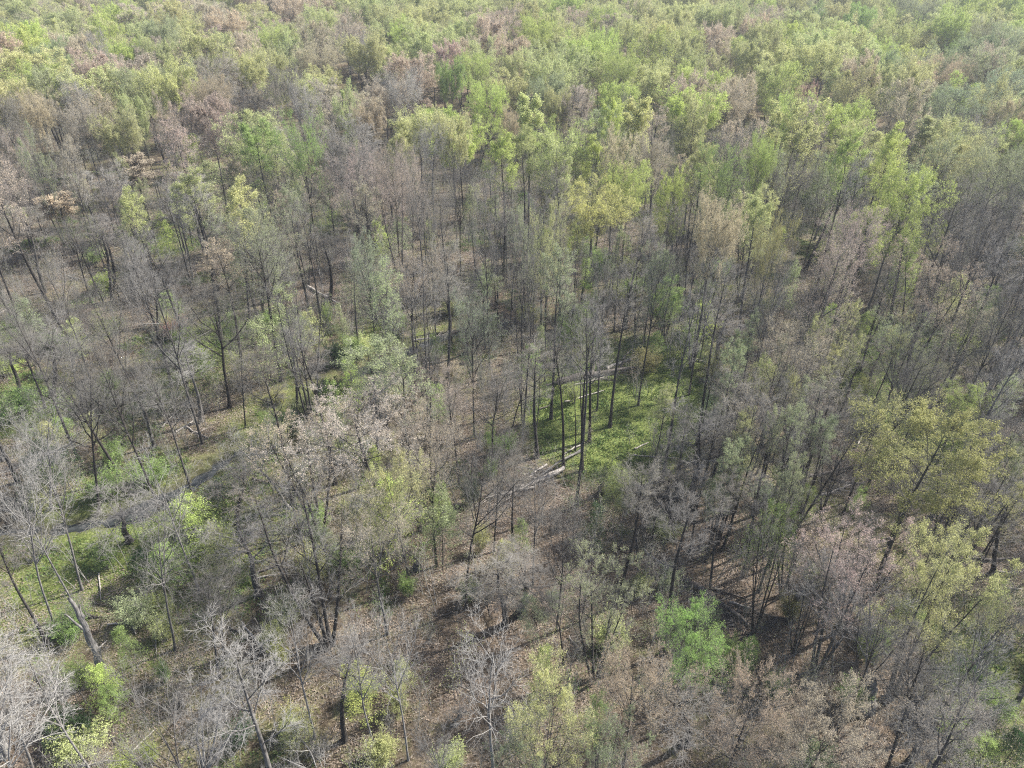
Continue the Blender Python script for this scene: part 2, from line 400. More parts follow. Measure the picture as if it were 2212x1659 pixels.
    bud = fol('buds', 2, .034, .02, seed + 50)
    few = fol('sparse_leaves', 5, .042, .045, seed + 51)
    full = fol('foliage', 8, .056, .08, seed + 52)
    # measured crown half width
    w = np.percentile(np.linalg.norm(tips[:, :2] - tips[:, :2].mean(0), axis=1), 92)
    zc = (np.percentile(tips[:, 2], 5) + np.percentile(tips[:, 2], 97)) / 2
    zt = np.percentile(tips[:, 2], 99)
    off = tips[:, :2].mean(0)
    return dict(form=form, trunk=trunk, branches=br, bud=bud, few=few, full=full, w=w, zc=zc, H=zt, off=off, ntri=0)

FORMS = {}
for i, (f, s) in enumerate([('oval', 1), ('oval', 2), ('spread', 4), ('spread', 5), ('slender', 7), ('slender', 8), ('vfork', 9), ('vfork', 10), ('fan', 11), ('fan', 12), ('round', 15), ('round', 16), ('cap', 18)]):
    FORMS.setdefault(f, []).append(tree_proto(f, s * 17))
FORMS['dome'] = [FORMS['cap'][0], FORMS['spread'][0]]

def sapling_proto(seed, H=7.0, W=2.6):
    g = np.random.default_rng(seed)
    T = trunkline(H, 0, .05, 8, g)[None]; TR = (.055 * (1 - np.linspace(0, 1, 8) * .85))[None]
    P1, R1 = sprout(T, TR, 22, .18, .97, (50, 80), lambda t, L: W * (1.15 - .85 * t), 4, .04, .1, g, .5, .01)
    P2, R2 = sprout(P1, R1, 8, .2, 1, (30, 60), lambda t, L: L * .42, 3, .02, .12, g, .5, .007)
    P3, R3 = sprout(P2, R2, 5, .2, 1, (30, 60), lambda t, L: np.maximum(L * .5, .2), 2, 0, .1, g, .5, .005)
    v0, q0 = tubes(T, TR, 6); v1, q1 = tubes(P1, R1, 4)
    trunk = build('stem', [(v0, q0, 0), (v1, q1, 0)], [M_BARK], smooth=True)
    v2, q2 = tubes(P2, R2, 3); v3, q3 = cones(P3[:, 0], P3[:, 1], R3[:, 0])
    br = build('branches', [(v2, q2, 0), (v3, q3, 0)], [M_TWIG])
    tips = P3[:, 1]; key = np.repeat(np.arange(len(P1)), 40); dens = g.uniform(.35, 1, len(P1))[key]
    pts = np.concatenate([tips[g.uniform(size=len(tips)) < dens] for _ in range(12)]); pts = pts + g.normal(0, .12, pts.shape) * np.array([1, 1, .5])
    v, f = leaves(pts, .055, 1.0, g); full = build('foliage', [(v, f, 0)], [M_LEAF], fattr=g.uniform(0, 1, len(f)))
    return dict(trunk=trunk, branches=br, full=full, w=W, zc=H * .6, H=H)
def shrub_proto(seed, H=2.6, W=1.7, leafy=True):
    g = np.random.default_rng(seed); n = 16
    T = np.stack([trunkline(H * g.uniform(.6, 1), 0, .1, 5, g, base=(g.normal(0, .15), g.normal(0, .15), 0), tilt=g.uniform(.2, .9)) for _ in range(n)])
    TR = np.repeat((.028 * (1 - np.linspace(0, 1, 5) * .8))[None], n, 0)
    P1, R1 = sprout(T, TR, 7, .25, 1, (30, 60), lambda t, L: L * .38, 3, .05, .15, g, .6, .009)
    P2, R2 = sprout(P1, R1, 6, .2, 1, (30, 60), lambda t, L: np.maximum(L * .5, .25), 2, 0, .1, g, .6, .007)
    v0, q0 = tubes(T, TR, 4); v1, q1 = tubes(P1, R1, 3); v2, q2 = cones(P2[:, 0], P2[:, 1], R2[:, 0])
    stems = build('stems', [(v0, q0, 0), (v1, q1, 0), (v2, q2, 0)], [M_TWIG])
    tips = P2[:, 1]
    full = None
    if leafy:
        pts = np.concatenate([P2[:, 0] * (1 - a) + P2[:, 1] * a for a in g.uniform(0, 1.1, 16)]); pts = pts + g.normal(0, .07, pts.shape)
        v, f = leaves(pts, .045, .6, g); full = build('foliage', [(v, f, 0)], [M_LEAF], fattr=g.uniform(0, 1, len(f)))
    return dict(trunk=stems, branches=None, full=full, w=W, zc=H * .6, H=H)
SAP = [sapling_proto(301), sapling_proto(302), sapling_proto(303)]
SHR = [shrub_proto(401), shrub_proto(402), shrub_proto(403)]
def whip_proto(seed):
    g = np.random.default_rng(seed); n = 3
    T = np.stack([trunkline(g.uniform(4, 7), 0, .05, 6, g, base=(g.normal(0, .8), g.normal(0, .8), 0), tilt=g.uniform(0, .25)) for _ in range(n)])
    TR = np.repeat((.035 * (1 - np.linspace(0, 1, 6) * .8))[None], n, 0)
    P1, R1 = sprout(T, TR, 12, .2, 1, (30, 60), lambda t, L: L * .26 * (1.2 - .7 * t), 4, .05, .12, g, .5, .009)
    P2, R2 = sprout(P1, R1, 7, .2, 1, (30, 60), lambda t, L: L * .4, 2, .0, .12, g, .6, .007)
    v0, q0 = tubes(T, TR, 4); v1, q1 = tubes(P1, R1, 3); v2, q2 = cones(P2[:, 0], P2[:, 1], R2[:, 0])
    pts = P2[:, 1]; pts = np.concatenate([pts, pts]); pts = pts + g.normal(0, .1, pts.shape)
    v, f = leaves(pts, .036, .3, g)
    me = build('whips', [(v0, q0, 0), (v1, q1, 0), (v2, q2, 0), (v, f, 1)], [M_TWIG, M_LEAF], fattr=g.uniform(0, 1, len(q0) + len(q1) + len(q2) + len(f)))
    return me

PAL = dict(lime=(.40, .47, .15), olive=(.43, .45, .21), yel=(.56, .58, .22), tan=(.44, .38, .28), pink=(.42, .345, .29), orange=(.42, .37, .25),
           green=(.26, .35, .12), pgreen=(.31, .35, .19), blue=(.30, .35, .22), dkgreen=(.04, .075, .03), gold=(.29, .28, .12), grey=(.20, .18, .14), white=(.30, .27, .22), red=(.42, .28, .22),
           fresh=(.22, .33, .10), cream=(.46, .41, .33), rust=(.37, .31, .23))
WORDS = dict(lime='bright green', olive='yellow-green', yel='bright yellow', tan='tan budding', pink='pinkish budding', orange='orange budding', green='mid green',
             pgreen='pale green', blue='blue-green', fresh='fresh bright green', cream='cream budding', rust='rusty tan budding', dkgreen='dark green', gold='olive-gold', grey='bare grey', white='bare pale', red='red budding')
DENS = dict(lime='full', olive='full', yel='full', tan='few', pink='few', orange='full', green='full', pgreen='few', blue='few', dkgreen='full', fresh='full', cream='few', rust='few', gold='full', grey='bud', white=None, red='few')

THINGS = []      # dicts with name, label pieces, object, u, v
def vary(c, s=.12):
    k = rnd.uniform(1 - s, 1 + s); return [max(0, c[i] * k * rnd.uniform(1 - s * .35, 1 + s * .35)) for i in range(3)]
def place(P, name, xyz, sx, sz, rot, lean, col, bark, dens, meta):
    root = bpy.data.objects.new(name, None); C.objects.link(root)
    root.empty_display_size = .5
    root.location = xyz; root.rotation_mode = 'XYZ'
    # lean (about the camera-independent world X and Y) after spinning about Z
    from mathutils import Euler, Matrix
    m = Matrix.Rotation(lean[1], 3, 'X') @ Matrix.Rotation(lean[0], 3, 'Y') @ Matrix.Rotation(rot, 3, 'Z')
    root.rotation_euler = m.to_euler('XYZ'); root.scale = (sx, sx, sz)
    meta.setdefault('twig', min(1, bark + rnd.uniform(.0, .3)))
    parts = [('trunk', P['trunk']), ('branches', P['branches']), ('foliage', P.get(dens) if dens else None)]
    for nm, me in parts:
        if me is None: continue
        if nm == 'trunk' and me.name.startswith('stems'): nm = 'stems'
        o = link(nm, me, root); o['bark'] = float(bark); o['twig'] = float(meta['twig']); o['leafcol'] = [float(x) for x in col]
    meta.update(obj=root, xyz=xyz); THINGS.append(meta)
    return root

TREES = []   # planned trees: x, y, H, W(half), form, palette, lean, hand(bool)
def crown(c, r, x, y, w, pal, form=None, h=None):
    u, v = crop(c, r, x, y); h = h or rnd.uniform(20, 24.5)
    X, Y, _ = at(u, v, h * .80); wm = w / 6.48 / F_PX * math.dist((X, Y, h * .80), (0, 0, CAMZ)) / 2
    if form is None and pal in ('yel', 'lime', 'orange', 'red'): form = 'cap' if pal == 'yel' else rnd.choice(['cap', 'round'])
    if form is None: form = rnd.choice(['round', 'round', 'cap', 'spread']) if wm > 3.2 else rnd.choice(['oval', 'dome', 'spread'])
    TREES.append(dict(x=X, y=Y, h=h, w=wm, form=form, pal=pal, lean=(0, 0), hand=True, u=u, v=v))
def stem(c, r, xb, yb, xt, yt, pal, form, w=None, h=None, bark=None, extend=1.0):
    """base pixel and top pixel"""
    ub, vb = crop(c, r, xb, yb); X, Y, _ = at(ub, vb); ut, vt = crop(c, r, xt, yt)
    rx, ry, rz = ray(ut, vt); t = Y / ry; z = CAMZ + t * rz; dx = t * rx - X
    z = max(3, z); lean = math.atan2(dx, z)
    H = min(28, z * extend) if h is None else h
    wm = (w / 6.48 / F_PX * math.dist((X, Y, H * .7), (0, 0, CAMZ)) / 2) if w else rnd.uniform(2.4, 4)
    TREES.append(dict(x=X, y=Y, h=H, w=wm, form=form, pal=pal, lean=(max(-.5, min(.5, lean)), 0), hand=True, u=(ub + ut) / 2, v=(vb + vt) / 2, bark=bark))

# ---- crowns read off the photograph (column, row, x, y, width, colour)
for a in [(720, 270, 160, 'lime'), (1370, 650, 270, 'orange'), (230, 470, 330, 'olive'), (330, 600, 260, 'pgreen'), (200, 230, 220, 'green'), (330, 110, 260, 'tan'),
          (1030, 130, 330, 'pink'), (1280, 260, 260, 'pink'), (1790, 270, 260, 'lime'), (1940, 230, 170, 'olive'), (2060, 400, 280, 'orange'), (1390, 130, 180, 'olive'),
          (1160, 540, 240, 'pgreen'), (680, 480, 250, 'pink'), (890, 480, 250, 'pink'), (1370, 500, 260, 'white'), (1040, 370, 170, 'olive'), (650, 720, 220, 'tan'),
          (1340, 780, 260, 'pink'), (1720, 680, 220, 'grey'), (2000, 700, 200, 'white'), (760, 880, 240, 'olive'), (250, 770, 180, 'orange'), (1560, 670, 150, 'grey'),
          (80, 990, 160, 'pink'), (220, 1000, 150, 'pgreen'), (530, 830, 220, 'tan'), (650, 1040, 170, 'grey'), (530, 660, 160, 'white'), (60, 770, 190, 'grey'),
          (1060, 770, 170, 'tan'), (60, 190, 150, 'olive'), (590, 330, 130, 'grey'), (960, 900, 200, 'grey'), (1100, 1050, 190, 'pink'), (900, 760, 150, 'olive'), (450, 1050, 170, 'tan'),
          (1850, 560, 170, 'grey'), (2150, 640, 170, 'pink'), (1600, 330, 170, 'tan'), (1500, 850, 180, 'pink')]: crown(0, 0, *a)
for a in [(70, 100, 210, 'olive'), (300, 120, 230, 'olive'), (430, 250, 270, 'lime'), (860, 70, 330, 'olive'), (950, 200, 240, 'tan'), (700, 410, 180, 'pink'), (870, 480, 210, 'lime'),
          (1050, 240, 130, 'lime'), (1270, 240, 260, 'lime'), (1110, 350, 200, 'tan'), (1130, 440, 200, 'olive'), (1290, 400, 210, 'olive'), (1640, 205, 130, 'lime'), (1690, 320, 220, 'lime'),
          (1810, 480, 220, 'lime'), (1490, 430, 230, 'olive'), (1990, 510, 230, 'olive'), (1780, 200, 220, 'tan'), (1380, 180, 150, 'olive'), (1520, 240, 200, 'tan'), (710, 530, 160, 'green'),
          (180, 450, 300, 'pink'), (950, 680, 260, 'lime'), (1540, 720, 220, 'pink'), (1750, 840, 340, 'pgreen'), (2060, 870, 220, 'tan'), (1780, 1060, 240, 'orange'), (1850, 1230, 310, 'lime'),
          (1650, 1380, 450, 'yel', 'cap', 19), (330, 1160, 230, 'pink'), (380, 600, 270, 'white'), (570, 980, 220, 'white'), (1430, 1090, 240, 'olive'), (1110, 850, 90, 'orange'), (720, 920, 220, 'olive'),
          (460, 1240, 130, 'pink'), (2130, 1310, 210, 'lime'), (1330, 640, 200, 'pgreen'), (640, 230, 160, 'olive'), (2100, 130, 180, 'olive'), (1900, 90, 160, 'tan'), (90, 1080, 200, 'pink'),
          (1000, 1240, 260, 'grey'), (760, 1150, 230, 'grey'), (1200, 1290, 250, 'grey'), (560, 1400, 250, 'grey'), (930, 1450, 260, 'grey'), (1400, 720, 150, 'olive'), (2000, 1040, 190, 'tan'),
          (1180, 1550, 220, 'pgreen'), (1340, 1590, 220, 'olive'), (1830, 700, 150, 'grey'), (180, 800, 180, 'tan'), (100, 330, 240, 'grey'), (60, 700, 180, 'olive')]: crown(1, 0, *a)
for a in [(605, 245, 130, 'lime'), (1170, 130, 160, 'green'), (530, 60, 120, 'lime'), (410, 110, 130, 'green'), (550, 140, 200, 'tan'), (950, 200, 200, 'olive'), (830, 60, 150, 'pgreen'),
          (1400, 190, 250, 'olive'), (1590, 110, 140, 'pgreen'), (1740, 180, 250, 'olive'), (1800, 320, 150, 'green'), (1960, 230, 200, 'pgreen'), (1640, 500, 300, 'orange'), (1260, 390, 200, 'lime'),
          (1120, 510, 190, 'tan'), (880, 370, 240, 'lime'), (1770, 690, 280, 'blue'), (2090, 570, 220, 'blue'), (800, 690, 140, 'red'), (680, 810, 220, 'lime'), (840, 830, 190, 'tan'),
          (1510, 910, 240, 'lime'), (2160, 900, 210, 'lime'), (1440, 1330, 340, 'lime'), (2030, 1160, 350, 'pgreen'), (240, 1160, 290, 'green'), (500, 1080, 190, 'lime'),
          (700, 1180, 290, 'grey'), (280, 1020, 330, 'grey'), (210, 1580, 320, 'orange'), (570, 1630, 210, 'gold'), (1100, 1570, 360, 'pink'), (1900, 950, 260, 'grey'), (1440, 430, 220, 'grey'),
          (100, 820, 200, 'olive'), (80, 460, 200, 'olive'), (420, 380, 210, 'olive'), (200, 250, 200, 'tan'), (1290, 560, 200, 'olive'), (980, 580, 190, 'olive'), (330, 620, 200, 'tan'),
          (2120, 780, 170, 'orange'), (1450, 700, 250, 'tan'), (560, 540, 180, 'olive'), (2000, 420, 180, 'tan'), (740, 500, 190, 'olive'), (1700, 1180, 260, 'grey'), (930, 1180, 200, 'pgreen'),
          (30, 620, 190, 'tan'), (1560, 300, 200, 'gold'), (2080, 1400, 260, 'grey'), (1330, 480, 170, 'pgreen'), (30, 160, 190, 'olive')]: crown(2, 0, *a)
for a in [(1000, 190, 400, 'grey', 'spread'), (1000, 1400, 420, 'white', 'fan', 17), (2309, 1130, 830, 'cream', 'round', 18),
          (130, 420, 360, 'grey', 'oval'), (640, 640, 420, 'grey', 'spread'), (1000, 800, 330, 'grey', 'oval', 16), (60, 60, 300, 'grey', 'oval'), (330, 120, 260, 'grey', 'fan', 18), (80, 1500, 330, 'white', 'fan', 18)]: crown(0, 1, *a)
for a in [(850, 450, 340, 'blue', 'fan', 18), (1600, 560, 330, 'grey', 'slender'), (1200, 120, 260, 'grey', 'vfork'), (700, 900, 380, 'pink', 'spread', 14), (1000, 900, 360, 'grey', 'oval', 14),
          (560, 1180, 480, 'tan', 'spread', 18), (330, 1500, 500, 'olive', 'spread', 15), (950, 1230, 420, 'grey', 'spread', 16), (1850, 250, 260, 'grey', 'slender'), (1400, 200, 250, 'pgreen', 'slender'),
          (1250, 1560, 350, 'grey', 'oval', 12), (2050, 130, 260, 'pgreen', 'oval'), (700, 160, 300, 'tan', 'oval'), (1700, 130, 240, 'grey', 'oval')]: crown(1, 1, *a)
for a in [(870, 400, 460, 'tan', 'spread', 19), (960, 130, 400, 'pink', 'oval'), (1480, 500, 400, 'pgreen', 'vfork', 18), (1850, 940, 260, 'lime', 'oval', 13), (1610, 1270, 760, 'gold', 'round', 19),
          (2130, 300, 260, 'grey', 'oval'), (1900, 420, 260, 'tan', 'oval', 18), (600, 200, 260, 'grey', 'oval'), (160, 60, 300, 'grey', 'vfork', 18), (250, 250, 260, 'grey', 'slender'), (2050, 720, 300, 'grey', 'oval', 16),
          (1560, 820, 300, 'grey', 'spread', 13), (150, 950, 330, 'blue', 'vfork', 16), (2000, 1050, 240, 'grey', 'oval', 12)]: crown(2, 1, *a)
for a in [(150, 960, 420, 'white', 'fan', 17), (1350, 520, 380, 'grey', 'oval', 11)]: crown(0, 2, *a)
for a in [(1700, 450, 560, 'pgreen', 'vfork', 14), (1350, 1330, 480, 'olive', 'spread', 17), (1900, 1130, 560, 'rust', 'round', 17), (1750, 1500, 420, 'pgreen', 'vfork', 16), (600, 1520, 320, 'grey', 'oval', 9),
          (1150, 1560, 360, 'pgreen', 'vfork', 14), (1450, 150, 380, 'grey', 'fan', 14), (60, 800, 400, 'white', 'fan', 16)]: crown(1, 2, *a)
for a in [(60, 780, 470, 'fresh', 'spread', 13), (1150, 230, 620, 'pink', 'vfork', 17), (1750, 330, 520, 'olive', 'vfork', 18), (420, 1270, 560, 'rust', 'round', 18), (930, 1420, 560, 'rust', 'round', 17),
          (1950, 1000, 420, 'white', 'fan', 17), (1560, 900, 420, 'grey', 'oval', 15), (2100, 700, 320, 'grey', 'oval', 15), (620, 230, 360, 'green', 'vfork', 13), (1300, 760, 420, 'grey', 'fan', 15)]: crown(2, 2, *a)

# ---- trunks read off the photograph (base x, base y, top x, top y)
for a in [(1200, 940, 1180, 640, 'grey', 'slender'), (1330, 1130, 1300, 840, 'grey', 'slender'), (1700, 1240, 1650, 780, 'grey', 'oval', 180), (1630, 1150, 1570, 760, 'grey', 'slender'),
          (1980, 1230, 1900, 800, 'white', 'fan', 200), (2060, 1110, 2010, 720, 'white', 'fan', 170), (1830, 1380, 1770, 900, 'grey', 'slender'), (1840, 1150, 1810, 820, 'grey', 'slender'),
          (2180, 1660, 2150, 1130, 'pink', 'oval', 200), (820, 1659, 640, 1050, 'grey', 'oval', 200), (990, 1540, 900, 1010, 'tan', 'slender'), (700, 1650, 600, 1090, 'grey', 'slender'),
          (1210, 1650, 1120, 1130, 'grey', 'oval', 170), (1330, 1650, 1240, 1120, 'grey', 'slender'), (490, 1640, 370, 1260, 'tan', 'slender'), (1620, 1640, 1570, 1180, 'grey', 'oval', 190),
          (210, 1640, 60, 1080, 'tan', 'oval', 200)]: stem(0, 0, *a)
for a in [(250, 1020, 235, 620, 'pink', 'slender'), (340, 1020, 330, 640, 'grey', 'slender'), (395, 1030, 385, 600, 'grey', 'oval', 170), (890, 1130, 940, 700, 'lime', 'oval', 220), (1115, 1110, 1100, 780, 'orange', 'slender'),
          (1740, 690, 1790, 420, 'lime', 'oval', 200), (1935, 840, 1980, 460, 'olive', 'oval', 200), (345, 1600, 335, 1080, 'pink', 'oval', 260), (735, 1240, 720, 900, 'olive', 'slender'), (1410, 1550, 1400, 1080, 'tan', 'slender'),
          (1000, 1130, 1000, 850, 'grey', 'slender'), (1600, 560, 1640, 330, 'olive', 'oval', 190)]: stem(1, 0, *a)
for a in [(270, 940, 330, 640, 'tan', 'slender'), (330, 950, 420, 660, 'tan', 'slender'), (110, 940, 110, 640, 'orange', 'oval', 180), (230, 720, 240, 440, 'tan', 'oval', 180), (1150, 1370, 1180, 850, 'grey', 'spread', 340, None, 0),
          (160, 1460, 180, 1050, 'green', 'oval', 200), (70, 1600, 120, 1060, 'lime', 'slender'), (650, 1060, 720, 770, 'lime', 'oval', 200), (1830, 1650, 1940, 1200, 'grey', 'oval', 220), (1890, 1650, 2010, 1230, 'pgreen', 'slender'),
          (2060, 1650, 2120, 1300, 'grey', 'slender'), (1330, 1650, 1400, 1260, 'olive', 'oval', 230), (850, 1570, 900, 1200, 'grey', 'oval', 230)]: stem(2, 0, *a)
for a in [(290, 240, 150, -350, 'grey', 'slender'), (590, 310, 470, -250, 'grey', 'oval', 190), (640, 280, 540, -260, 'grey', 'slender'), (745, 220, 680, -300, 'grey', 'slender'), (735, 300, 620, -220, 'grey', 'slender'),
          (890, 340, 780, -420, 'grey', 'oval', 240), (1250, 160, 1160, -450, 'grey', 'oval', 220), (1655, 330, 1540, -330, 'grey', 'oval', 240), (1810, 290, 1760, -150, 'grey', 'slender'), (2140, 310, 2130, -150, 'grey', 'slender'),
          (2200, 290, 2180, -560, 'pink', 'spread', 430, None, 0), (1030, 590, 960, 40, 'grey', 'spread', 420, None, 0), (1490, 985, 1400, 130, 'grey', 'spread', 600, None, 0), (1590, 1110, 1540, 560, 'grey', 'fan', 260),
          (1635, 1140, 1590, 640, 'grey', 'slender'), (1300, 1070, 1240, 530, 'white', 'slender'), (1225, 945, 1110, 560, 'grey', 'slender'), (640, 1655, 560, 520, 'grey', 'spread', 430), (330, 1640, 260, 880, 'white', 'fan', 430),
          (550, 1010, 370, 330, 'white', 'fan', 280), (290, 980, 120, 330, 'grey', 'oval', 300), (1930, 1030, 1860, 430, 'grey', 'slender', 240), (1000, 1230, 860, 820, 'grey', 'slender'), (1040, 1220, 970, 780, 'grey', 'oval', 230),
          (130, 865, 30, 560, 'grey', 'slender'), (340, 910, 320, 480, 'grey', 'slender')]: stem(0, 1, *a)
for a in [(478, 770, 420, -60, 'tan', 'spread', 440), (238, 965, 200, -120, 'blue', 'oval', 290, None, 0), (118, 665, 60, -160, 'grey', 'slender', 160), (905, 810, 850, 240, 'blue', 'fan', 300), (1200, 450, 1190, -130, 'grey', 'vfork', 250),
          (1960, 580, 1990, -120, 'grey', 'oval', 220), (2095, 545, 2110, 200, 'green', 'vfork', 240), (1440, 1375, 1400, 420, 'grey', 'slender', 260, None, 0), (1558, 1405, 1600, 380, 'grey', 'slender', 280, None, 0),
          (1605, 1215, 1660, 260, 'grey', 'slender', 260, None, 0), (1268, 1310, 1270, 560, 'grey', 'slender'), (1570, 360, 1590, 0, 'grey', 'slender'), (700, 460, 690, 50, 'grey', 'slender'), (880, 810, 820, 420, 'grey', 'slender'),
          (1100, 1215, 1130, 700, 'grey', 'oval', 260), (1025, 1650, 1030, 1150, 'grey', 'oval', 260), (810, 640, 820, 200, 'grey', 'slender')]: stem(1, 1, *a)
for a in [(385, 1385, 840, 430, 'tan', 'spread', 420, None, 0), (800, 935, 880, 330, 'tan', 'spread', 400, None, 0), (1310, 1085, 1420, 330, 'pgreen', 'fan', 400), (1915, 1240, 2170, 560, 'grey', 'oval', 330, None, 0),
          (1985, 1405, 2080, 900, 'grey', 'vfork', 260), (110, 690, 170, 160, 'grey', 'fan', 260), (220, 725, 300, 380, 'grey', 'slender'), (315, 705, 330, 220, 'grey', 'slender'), (400, 665, 520, 180, 'grey', 'slender', 180),
          (665, 1180, 900, 640, 'grey', 'slender'), (1130, 1225, 1210, 900, 'white', 'slender', 140, None, 1), (1060, 1030, 1150, 640, 'grey', 'slender'), (1180, 960, 1260, 500, 'grey', 'slender'), (750, 1655, 900, 820, 'grey', 'slender'),
          (330, 1655, 420, 860, 'grey', 'slender'), (240, 1420, 330, 760, 'grey', 'slender'), (900, 1655, 1000, 1080, 'grey', 'vfork', 260), (1640, 370, 1700, -80, 'grey', 'oval', 220), (1610, 350, 1660, 60, 'grey', 'slender'), (60, 1655, 150, 1000, 'grey', 'slender'),
          (180, 1600, 260, 1080, 'grey', 'slender'), (500, 1250, 640, 840, 'grey', 'slender')]: stem(2, 1, *a)
for a in [(355, 770, 60, -500, 'white', 'fan', 400, None, .8), (532, 505, 230, -560, 'white', 'fan', 380, None, .6), (318, 875, -80, 100, 'grey', 'slender', 240), (1135, 890, 960, -120, 'white', 'fan', 420, None, .4), (1450, 945, 1370, 380, 'grey', 'oval', 330, None, 0),
          (2038, 1460, 1860, 480, 'white', 'fan', 400, None, .9), (1325, 1640, 1440, 1000, 'white', 'vfork', 460, None, 1), (222, 1700, -60, 880, 'white', 'fan', 420, None, .6), (2015, 440, 1860, -260, 'white', 'fan', 320, None, .7),
          (1560, 190, 1500, -200, 'grey', 'slender'), (840, 195, 800, -80, 'grey', 'slender'), (1680, 540, 1560, 60, 'grey', 'slender')]: stem(0, 2, *a)
for a in [(810, 645, 800, -420, 'grey', 'oval', 420, None, 0), (990, 275, 1020, -380, 'grey', 'oval', 260, None, 0), (1115, 325, 1130, -340, 'grey', 'slender', 240, None, 0), (300, 800, 150, -120, 'tan', 'spread', 520, None, .4),
          (435, 1610, 280, 560, 'white', 'fan', 420, None, .9), (985, 1700, 940, 780, 'white', 'fan', 620, None, 1), (20, 1480, -10, 860, 'grey', 'slender'), (1440, 1005, 1420, 560, 'grey', 'oval', 300, None, 0),
          (1060, 760, 1090, 330, 'grey', 'slender'), (985, 795, 960, 420, 'grey', 'slender'), (1145, 690, 1160, 380, 'grey', 'slender'), (2145, 175, 2170, -260, 'grey', 'slender')]: stem(1, 2, *a)
for a in [(170, 525, 300, -260, 'grey', 'slender', 200), (240, 505, 360, -300, 'grey', 'slender', 200), (45, 265, 110, -320, 'grey', 'slender', 180), (460, 790, 620, -120, 'grey', 'vfork', 360, None, 0), (640, 545, 760, -160, 'grey', 'vfork', 300, None, 0),
          (390, 415, 520, -300, 'grey', 'slender', 220), (720, 910, 850, 200, 'grey', 'vfork', 300, None, 0), (1040, 745, 1080, 80, 'pink', 'vfork', 480), (1590, 825, 1660, 180, 'olive', 'fan', 420), (975, 1030, 960, 640, 'white', 'fan', 400, 14, .8),
          (1200, 1270, 1240, 640, 'white', 'fan', 480, 14, .8), (1830, 1515, 2000, 960, 'grey', 'slender'), (1470, 1645, 1640, 1040, 'grey', 'slender'), (2005, 405, 2150, -120, 'grey', 'slender'), (2095, 405, 2260, -80, 'grey', 'slender'),
          (700, 700, 800, 300, 'grey', 'slender'), (20, 1500, 60, 1100, 'grey', 'slender')]: stem(2, 2, *a)

# drop hand entries that fall on top of each other (the trunk reading and the crown reading of one tree)
keep = []
for t in sorted(TREES, key=lambda t: 0 if t['w'] > 6.5 or t['pal'] == 'yel' else 1 if t['lean'] != (0, 0) else 2):
    if all(math.hypot(t['x'] - k['x'], t['y'] - k['y']) > (4 if (k['form'] == 'round' and k['w'] > 6.5) or k['pal'] == 'yel' else 1.3 if t['y'] < 60 else 2.2) for k in keep): keep.append(t)
TREES = keep

# ---- fill: colours by region of the photograph (16 columns, rows of 64 px)
GRID = [
 "OOTO TOOL pLOO OTPO TPOO OOTO OTOO OOT OLOO OOLO LOO TOOL LGOO OLO OpL OLO".split(),
 "OLp OTO OTOp TTO pOTO OOTO OTLO LOO LOO OLO LOOL OLO OLOL OLO pLO OpO".split(),
 "TPO TOO PTO OTp gGwO wgTO gOPw OLO OLOO OLO OLLO OTO LOO gOLO OOL pOL".split(),
 "PTg gTPO gTO gOp gTpO gPg gpT ggTp gOp gOg gLpO gLOg ggp LgT gpg gTw".split(),
 "ggT gg gg gg gp gpT ggp gTp ggp ggp gTO ggT PgT TgL gT gwT".split(),
 "gg gg gg gp gg gp gp gTg ggp ggg gTg gT gTg gTp gT gw".split(),
 "gw gg gg gg gT gT gTg gg gg gg gg gg ggp gg gO gg".split(),
 "gw gg gw gg gT ggg gg gg gg ggg gg gg ggp gO gO gg".split(),
 "gw gg gw gg gg gp gg gg gg ggg gp gg ggg gP gg gg".split(),
 "gw gg gw gg gw gg gw gg gg ggg ggp gg gg gP gg gw".split(),
 "gw gw gg gw gg gw gg gw gp gp gp gL gT gT gw gw".split(),
 "gw gw gg gw gw gg gw gw gp gp gp gT gT gT gw gw".split()]
LET = dict(O='olive', T='tan', g='grey', P='pink', L='lime', G='green', p='pgreen', B='blue', w='white', Y='yel')
def colour_at(u, v, x=0, y=0):
    c = int(np.clip((u + rnd.gauss(0, 22)) / 64, 0, 15)); r = int(np.clip((v + rnd.gauss(0, 18)) / 64, 0, 11))
    L = GRID[r][c]
    if rnd.random() < .4: return LET[rnd.choice(L)]
    return LET[L[int(min(.999, max(0, (float(vnoise(x, y, 24, 5)) - .5) * 1.3 + .5)) * len(L))]]
COVER = [(335, 240, 22, 60, .9), (120, 512, 100, 24, 1), (412, 350, 40, 16, .9), (625, 415, 90, 52, 1), (525, 480, 50, 30, .9), (615, 368, 40, 20, .9), (625, 410, 78, 48, 1), (690, 350, 45, 35, .7), (356, 435, 62, 50, 1), (100, 525, 110, 30, .7), (760, 570, 60, 45, .8), (890, 450, 60, 60, 1), (690, 625, 50, 50, 1), (100, 650, 60, 60, .9), (215, 660, 60, 60, .6), (598, 224, 50, 38, 1), (500, 600, 50, 50, .6), (175, 205, 140, 55, .6), (770, 500, 60, 40, .5)]
LOGSPOT = [(615, 368, 45, 16, 1), (525, 480, 60, 26, 1), (720, 620, 60, 30, 1), (790, 385, 40, 16, .9), (840, 475, 45, 20, .9)]
SPARSE = LOGSPOT + [(150, 640, 190, 130, .75), (610, 410, 80, 50, 1), (560, 640, 60, 60, .6), (450, 600, 70, 60, .6), (780, 430, 80, 70, .5), (860, 390, 40, 40, .6), (330, 300, 30, 20, .8), (230, 620, 120, 110, .5), (90, 560, 120, 60, .7), (470, 280, 60, 20, .3), (160, 230, 150, 70, .85), (790, 610, 50, 40, .7)]
